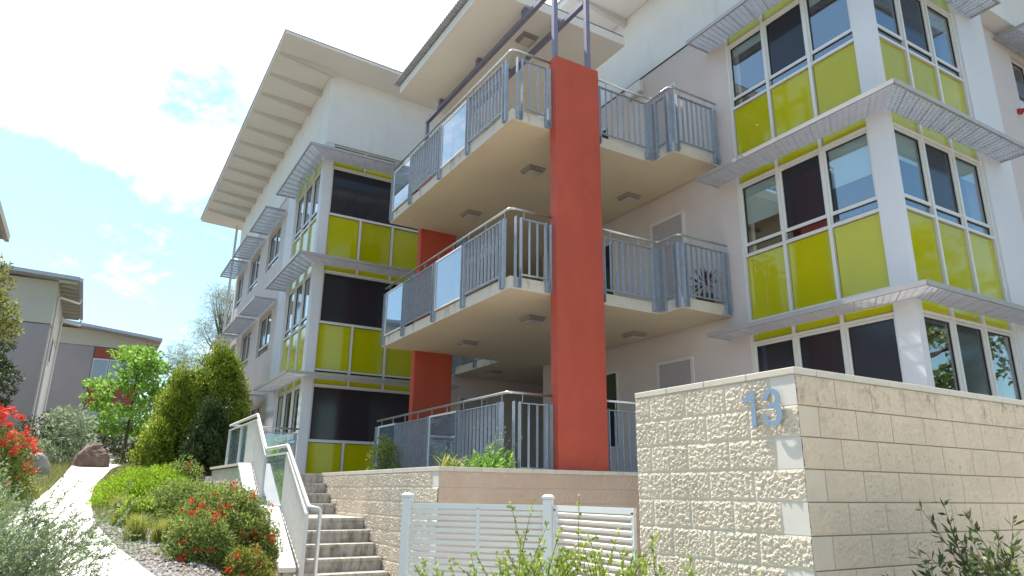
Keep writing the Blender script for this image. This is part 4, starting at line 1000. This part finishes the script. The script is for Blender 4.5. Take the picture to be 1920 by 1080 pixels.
# left foreground
random.seed(51)
T = shrub('flowering_shrub', 'tall bush covered in coral-red spiky flowers at the left edge', 'shrub', -1.2, 13.2, 1.0, 1.35, G_['mid'], .075, .02, 130, 60, cr=.2, up=.4)
fc, V = [], []
for i in range(98):
    a = random.uniform(0, 6.28); t = math.acos(1-random.random()); p = Vector((-1.2+math.cos(a)*math.sin(t)*.52, 13.2+math.sin(a)*math.sin(t)*.52, ground(-1.2, 13.2)+.35+math.cos(t)*1.12)); fc.append(tuple(p))
fc = np.array(fc)
for p in fc:
    C = p+rng.normal(size=(16, 3))*.02; dr = rng.normal(size=(1, 3))*np.array([1, 1, .5])+np.array([.5, -.2, .1])+rng.normal(size=(16, 3))*.45
    build_np('flower', leaves_np(C, dr, rng.uniform(.06, .14, 16), rng.uniform(.016, .028, 16)), G_['orangered'], T)
shrub('garden_shrub', 'green shrub below the coral-red flowering bush', 'shrub', -1.25, 11.2, .85, .8, G_['mid'], .05, .02, 80, 80, cr=.25)
shrub('garden_shrub', 'olive low shrub on the left bank above the path', 'shrub', -.98, 14.9, .6, .5, G_['olive'], .05, .018, 70, 80, cr=.25)
tuft('dry olive grass tuft on the left side of the path, far', -.85, 15.6, .45, .45, 400, G_['olive'], wd=.008)
tuft('olive grass tuft on the left side of the path, halfway', -1.0, 11.9, .45, .45, 400, G_['olive'], wd=.008)
shrub('garden_shrub', 'low grey shrub at the left edge under the red flowers', 'shrub', -1.45, 9.9, .9, .75, G_['grey'], .04, .014, 90, 90, cr=.25)

def wispy(lb, x, y, n, h, spread, lean, m_, l, wd, seed, z=None, per=60, tm=None, name='wispy_shrub', sub=3, r0=.006):
    random.seed(seed); z = ground(x, y) if z is None else z; T = thing(name, lb, 'shrub', (x, y, z)); mb = MB(); C, D = [], []
    for i in range(n):
        a = random.uniform(0, 6.283); dv = Vector((math.cos(a), math.sin(a), 0))*random.random()**.6*spread+Vector((*lean, 0))*random.uniform(.4, 1.1)
        b = Vector((x+random.gauss(0, .10), y+random.gauss(0, .10), z)); hh = h*random.uniform(.55, 1.05)
        P_ = [b+dv*t**1.25+Vector((0, 0, hh*(t-.18*t*t))) for t in [k/7 for k in range(8)]]
        mb.tube(P_, [r0*(1-.11*k) for k in range(8)], 4, cap=False); br = [P_]
        for s in range(sub):
            k0 = random.randint(2, 6); q = P_[k0]; d2 = (P_[k0]-P_[k0-1]).normalized()*.8+rdir(.3)*.55; ll = h*random.uniform(.18, .38)
            pp = [q+d2*ll*t+Vector((0, 0, -.1*ll*t*t)) for t in (0, .33, .66, 1)]; mb.tube(pp, [r0*.45, r0*.35, r0*.28, r0*.15], 4, cap=False); br.append(pp)
        for bb in br:
            tot = per if bb is P_ else per//2
            for _ in range(tot):
                t = random.uniform(.22 if bb is P_ else 0, 1)*(len(bb)-1); k0 = min(int(t), len(bb)-2); q = bb[k0].lerp(bb[k0+1], t-k0); C.append(tuple(q)); dd = (bb[k0+1]-bb[k0]).normalized()*.9+rdir()*.9; D.append(tuple(dd))
    mb.build('stems', tm or M['twig'], T)
    C, D = np.array(C), np.array(D); build_np('foliage', leaves_np(C, D, rng.uniform(.6, 1.3, len(C))*l, rng.uniform(.7, 1.2, len(C))*wd), m_, T)
    return T
wispy('wispy grey-green shrub leaning over the white path, nearest the camera', -.62, 5.3, 100, 1.12, .50, (.50, .75), G_['wisp'], .030, .009, 61, per=90, sub=5)
wispy('wispy grey-green shrub behind the nearest one at the left edge', -1.0, 7.4, 75, .95, .45, (.30, .35), G_['wisp'], .034, .009, 62, per=75, sub=4)
wispy('denser feathery shrub at the bottom left corner', -.75, 4.7, 80, .85, .42, (.12, .3), G_['wisp'], .028, .008, 63, per=80, sub=4)
wispy('feathery green shrub at the left edge below the red flowers', -1.25, 9.0, 80, .8, .45, (.1, .1), G_['grey'], .036, .010, 64, per=80, sub=3)

# fresh shoots in front of the fence and block wall
def shoots(lb, x, y, z, n, h, spread, m_, l, wd, seed, lean=(0, 0), per=26, sub=4):
    return wispy(lb, x, y, n, h, spread, lean, m_, l, wd, seed, z=z, per=per, name='leafy_shrub', sub=sub, r0=.007, tm=M['bark'])
shoots('yellow-green leafy shrub with upright shoots in front of the slatted gate', 2.72, 4.25, .25, 34, 1.16, .50, G_['spring'], .036, .020, 71, per=60, lean=(.06, 0))
shoots('low yellow-green shrub at the left post of the slatted gate', 2.08, 4.65, .2, 24, .98, .36, G_['spring'], .036, .020, 72, per=55)
shoots('bright green leafy shrub where the slatted fence meets the block wall', 3.05, 3.85, .25, 36, 1.06, .46, G_['spring'], .038, .021, 73, per=60)
shoots('low fresh green shrub at the foot of the sunlit block wall', 3.25, 3.1, .25, 30, .95, .36, G_['spring'], .036, .020, 74, per=60)
shoots('low yellow-green shrub near the bottom edge beside the lowest visible step', 2.35, 5.5, .1, 16, .72, .28, G_['spring'], .034, .018, 75, per=50)
shoots('dark glossy pointed-leaf shrub in front of the shaded block wall', 4.25, 2.05, .30, 46, 1.18, .46, G_['dark'], .062, .018, 76, per=46)
shoots('second dark glossy shrub at the bottom right corner with yellow-green tips', 4.95, 1.95, .30, 46, 1.18, .48, G_['mid'], .058, .018, 77, per=34)

# terrace planter plants
random.seed(81)
tuft('spiky yellow-green plant hanging over the corner of the terrace wall', 4.25, 8.75, .56, .46, 44, G_['grass'], wd=.013, z=1.83, name='spiky_plant', group=None, cat='plant', arch=1.1)
shrub('planter_weed', 'bright leafy weed beside the spiky plant on the terrace wall', 'plant', 4.62, 8.72, .36, .26, G_['bright'], .075, .03, 14, 24, z=1.83, cr=.4)
shrub('planter_weed', 'tall bright green weed with small white buds in the terrace planter', 'plant', 4.92, 8.66, .34, .42, G_['bright'], .07, .03, 18, 26, z=1.83, cr=.4)
wispy('thin flowering stems rising from the terrace planter', 4.98, 8.68, 9, .75, .12, (0, 0), G_['grey'], .03, .016, 82, z=1.83, per=22, name='flowering_weed', sub=2, r0=.004)
shrub('terrace_shrub', 'grey-green shrub in front of the glass at the far end of the ground railing', 'shrub', 4.72, 12.6, .55, .82, G_['mid'], .045, .018, 60, 60, z=1.83, cr=.24)
wispy('white-flowered weed behind the stair landing glass', 3.15, 14.9, 16, .8, .25, (0, 0), G_['bright'], .07, .022, 83, z=1.87, per=22, name='flowering_weed', sub=1, r0=.004)
tuft('long green grass behind the stair glass', 3.0, 16.5, .5, .6, 400, G_['bright'], wd=.01, z=1.87, group=None)
# potted plant on the middle balcony
T = thing('potted_plant', 'spiky dark red plant in a pot on the middle balcony beside the tower', 'plant', (9.14, 8.62, 4.79))
MB().tube([(9.14, 8.62, 4.79), (9.14, 8.62, 5.05)], [.13, .17], 16).build('pot', M['pot'], T)
mb = MB()
for i in range(60):
    d = rdir(.5); leaf(mb, Vector((9.14, 8.62, 5.25))+d*.03, d, random.uniform(.15, .36), .026)
mb.build('leaves', G_['purple'], T); stems(T, (9.14, 8.62, 5.0), [(9.14, 8.62, 5.3)], .015)

# ------------------------------------------------------------------ far buildings
T = thing('far_building', 'lilac-grey building with cream top and wide ribbed eave at the left edge', 'building', (-2.25, 35, 4))
ZA = 10.15; zr_ = lambda x: ZA-.03*(x+1.5)
MB().box(-14, -2.25, 35, 42.5, 2.5, 8.25).build('wall', M['farwall'], T)
mb = MB(); mb.box(-14, -2.22, 34.96, 42.52, 8.28, 10.16); mb.build('upper_wall', M['farcream'], T)
mb = MB(); mb.box(-2.249, -2.235, 35.6, 42.5, 2.5, 8.25); mb.build('side_cladding', M['farside'], T)
mb = MB(); x0, x1 = -14, -1.45; y0, y1 = 34.25, 42.6
mb.add([(x0,y0,zr_(x0)),(x1,y0,zr_(x1)),(x1,y1,zr_(x1)),(x0,y1,zr_(x0)),(x0,y0,zr_(x0)+.16),(x1,y0,zr_(x1)+.16),(x1,y1,zr_(x1)+.16),(x0,y1,zr_(x0)+.16)], [(0,3,2,1),(4,5,6,7),(0,1,5,4),(1,2,6,5),(2,3,7,6),(3,0,4,7)])
mb.build('roof', M['roofmetal'], T)
for k in range(11): MB().box(-2.2, -1.5, 34.5+.78*k, 34.56+.78*k, ZA-.13, ZA+.0).build('soffit_rib', M['farcream'], T)
MB().box(-1.45, -1.32, 34.2, 42.6, 10.08, 10.25).build('gutter', M['roofmetal'], T)
for y, z in ((35.3, 8.3), (40.6, 9.3)):
    MB().tube(sround([(-1.4, y+2, 10.05), (-1.4, y+2, 9.8), (-2.14, y, 9.55), (-2.14, y, 2.6)], .2), .05, 8).build('downpipe', M['farside'], T)
w_ = MB().box(-2.236, -2.2, 37.5, 38.6, 7.0, 8.2).build('window', M['frame'], T); MB().box(-2.21, -2.195, 37.58, 38.52, 7.08, 8.12).build('pane', M['carglass'], w_)
T = thing('far_building', 'lilac-grey building with orange window bands behind the bright green tree', 'building', (0, 46, 4))
MB().box(-6, -0.62, 46, 58, 2.5, 9.35).build('wall', M['farwall'], T); MB().box(-.62, 1.95, 46.12, 58, 2.5, 9.35).build('wall', M['farwall'], T)
MB().box(-6, 1.98, 45.97, 58, 9.37, 10.3).build('upper_wall', M['farcream'], T)
mb = MB(); zb_ = lambda x: 10.28-.10*(x+1); x0, x1, y0, y1 = -7, 2.75, 45.1, 58.5
mb.add([(x0,y0,zb_(x0)),(x1,y0,zb_(x1)),(x1,y1,zb_(x1)),(x0,y1,zb_(x0)),(x0,y0,zb_(x0)+.16),(x1,y0,zb_(x1)+.16),(x1,y1,zb_(x1)+.16),(x0,y1,zb_(x0)+.16)], [(0,3,2,1),(4,5,6,7),(0,1,5,4),(1,2,6,5),(2,3,7,6),(3,0,4,7)])
mb.build('roof', M['roofmetal'], T)
for k in range(8): MB().box(1.99, 2.7, 46+1.2*k, 46.07+1.2*k, 9.78, 9.93).build('soffit_rib', M['farcream'], T)
x_ = [-.60, .24, 1.08, 1.92]
for j, zt_ in enumerate((9.32, 6.42, 3.52)):
    for a, b in zip(x_, x_[1:]):
        MB().box(a+.04, b-.04, 46.02, 46.1, zt_-.58, zt_-.04).build('orange_panel', M['rust'], T)
        w_ = MB().box(a+.02, b-.02, 46.04, 46.1, zt_-1.95, zt_-.62).build('window', M['frame'], T)
        MB().box(a+.08, b-.08, 46.02, 46.038, zt_-1.86, zt_-.70).build('pane', M['farglass'] if 'farglass' in M else M.setdefault('farglass', mat('far_window_glass', (0.30, 0.38, 0.45), .08)), w_)
        if j < 2: MB().box(a+.04, b-.04, 46.02, 46.1, zt_-2.85, zt_-2.02).build('orange_panel', M['rust'], T)
T = thing('far_building', 'corner of a metal eave poking in at the left edge of the sky', 'building', (-6, 24, 3))
MB().box(-20, -5.0, 20.5, 26.5, 2.2, 9.41).build('wall', M['farside'], T)
mb = MB(); mb.box(-20, -3.46, 20, 27.2, 9.42, 9.58); mb.build('roof', M['roofmetal'], T)
MB().box(-3.455, -3.33, 20, 27.2, 9.36, 9.60).build('gutter', M['farcream'], T)

# parked car beyond the crest
def carbuild(lb, x, y, z, ang):
    T = thing('parked_car', lb, 'car', (0, 0, 0))
    prof = [(-2.1,.35),(-2.15,.62),(-2.0,.86),(-1.35,.94),(-.75,1.38),(.75,1.42),(1.55,1.0),(2.05,.86),(2.12,.5),(2.05,.33)]; n = len(prof)
    def sec(sh, yy): return [(a*sh, yy, b) for a, b in prof]
    mb = MB(); rows = [sec(.985, -.80), sec(1, -.72), sec(1, .72), sec(.985, .80)]
    mb.v = [q for r_ in rows for q in r_]
    for j in range(3):
        for i in range(n): mb.f.append((j*n+i, j*n+(i+1)%n, (j+1)*n+(i+1)%n, (j+1)*n+i)); mb.mi.append(0)
    mb.f += [tuple(range(n))[::-1], tuple(range(3*n, 4*n))]; mb.mi += [0, 0]
    bevel(mb.build('body', M['carpaint'], T), .04, 3)
    for s in (-1, 1): 
        y0 = .805*s
        MB().add([(-1.12,y0,.97),(-.72,y0,1.32),(.66,y0,1.34),(1.28,y0,1.0)], [(0,1,2,3)]+[(3,2,1,0)]).build('side_window', M['carglass'], T)
        for xx in (-1.3, 1.3):
            wq = MB().tube([(xx, .62*s, .32), (xx, .83*s, .32)], .32, 20).build('wheel', M['tyre'], T); MB().tube([(xx, .832*s, .32), (xx, .84*s, .32)], .19, 14).build('hub', M['hub'], wq)
    MB().add([(-1.36,-.66,.97),(-.82,-.62,1.36),(-.82,.62,1.36),(-1.36,.66,.97)], [(0,1,2,3),(3,2,1,0)]).build('rear_window', M['carglass'], T)
    MB().add([(1.50,-.66,1.04),(.86,-.62,1.39),(.86,.62,1.39),(1.50,.66,1.04)], [(0,1,2,3),(3,2,1,0)]).build('windscreen', M['carglass'], T)
    for s in (-1, 1): MB().box(2.02, 2.13, .45*s-.14, .45*s+.14, .6, .74).build('headlight', M['frame'], T)
    T.location = (x, y, z); T.rotation_euler = (0, 0, ang)
carbuild('white car parked beyond the path, half hidden by the bright green tree', 1.1, 37.5, 2.95, .15)

# low grass and litter knitting the beds together
random.seed(91); mb = MB()
def pathx(y, P): 
    q = sorted(P, key=lambda p: p[1]); return float(np.interp(y, [p[1] for p in q], [p[0] for p in q]))
for i in range(26000):
    y = 6.5+21*random.random()**1.3
    if random.random() < .62: x = pathx(y, PL)-.02-abs(random.gauss(0, .75))
    else:
        if y < 10.8: continue
        x = pathx(y, PR)+.05+abs(random.gauss(0, .45))
        if x > 2.1: continue
    z = gr_n(x, y)-.02; hh = random.uniform(.05, .19); a = random.uniform(0, 6.28); l = random.uniform(0, .09); w_ = .004+.0004*y
    mb.add([(x-w_*math.sin(a), y+w_*math.cos(a), z), (x+w_*math.sin(a), y-w_*math.cos(a), z), (x+l*math.cos(a), y+l*math.sin(a), z+hh)], [(0, 1, 2)])
o = mb.build('grass', leafmat('dry_grass', (0.16, 0.20, 0.06), (0.46, 0.46, 0.20), .3)); o['kind'] = 'stuff'; o['label'] = 'short olive and straw grass along both edges of the path'

# street trees across from the shaded side of the tower: seen mirrored in its windows
tree('broadleaf_tree', 'tall leafy tree mirrored in the right-hand windows of the tower', 21, -1.5, 9.5, .2, 2.6, G_['mid'], .20, .11, 101, 120, 60, base=0, cr=.55, trunk_h=.35)
tree('broadleaf_tree', 'second tall leafy tree mirrored in the lowest right-hand windows of the tower', 27, 1.5, 11, .22, 3.0, G_['mid'], .22, .12, 102, 120, 60, base=0, cr=.6, trunk_h=.35)
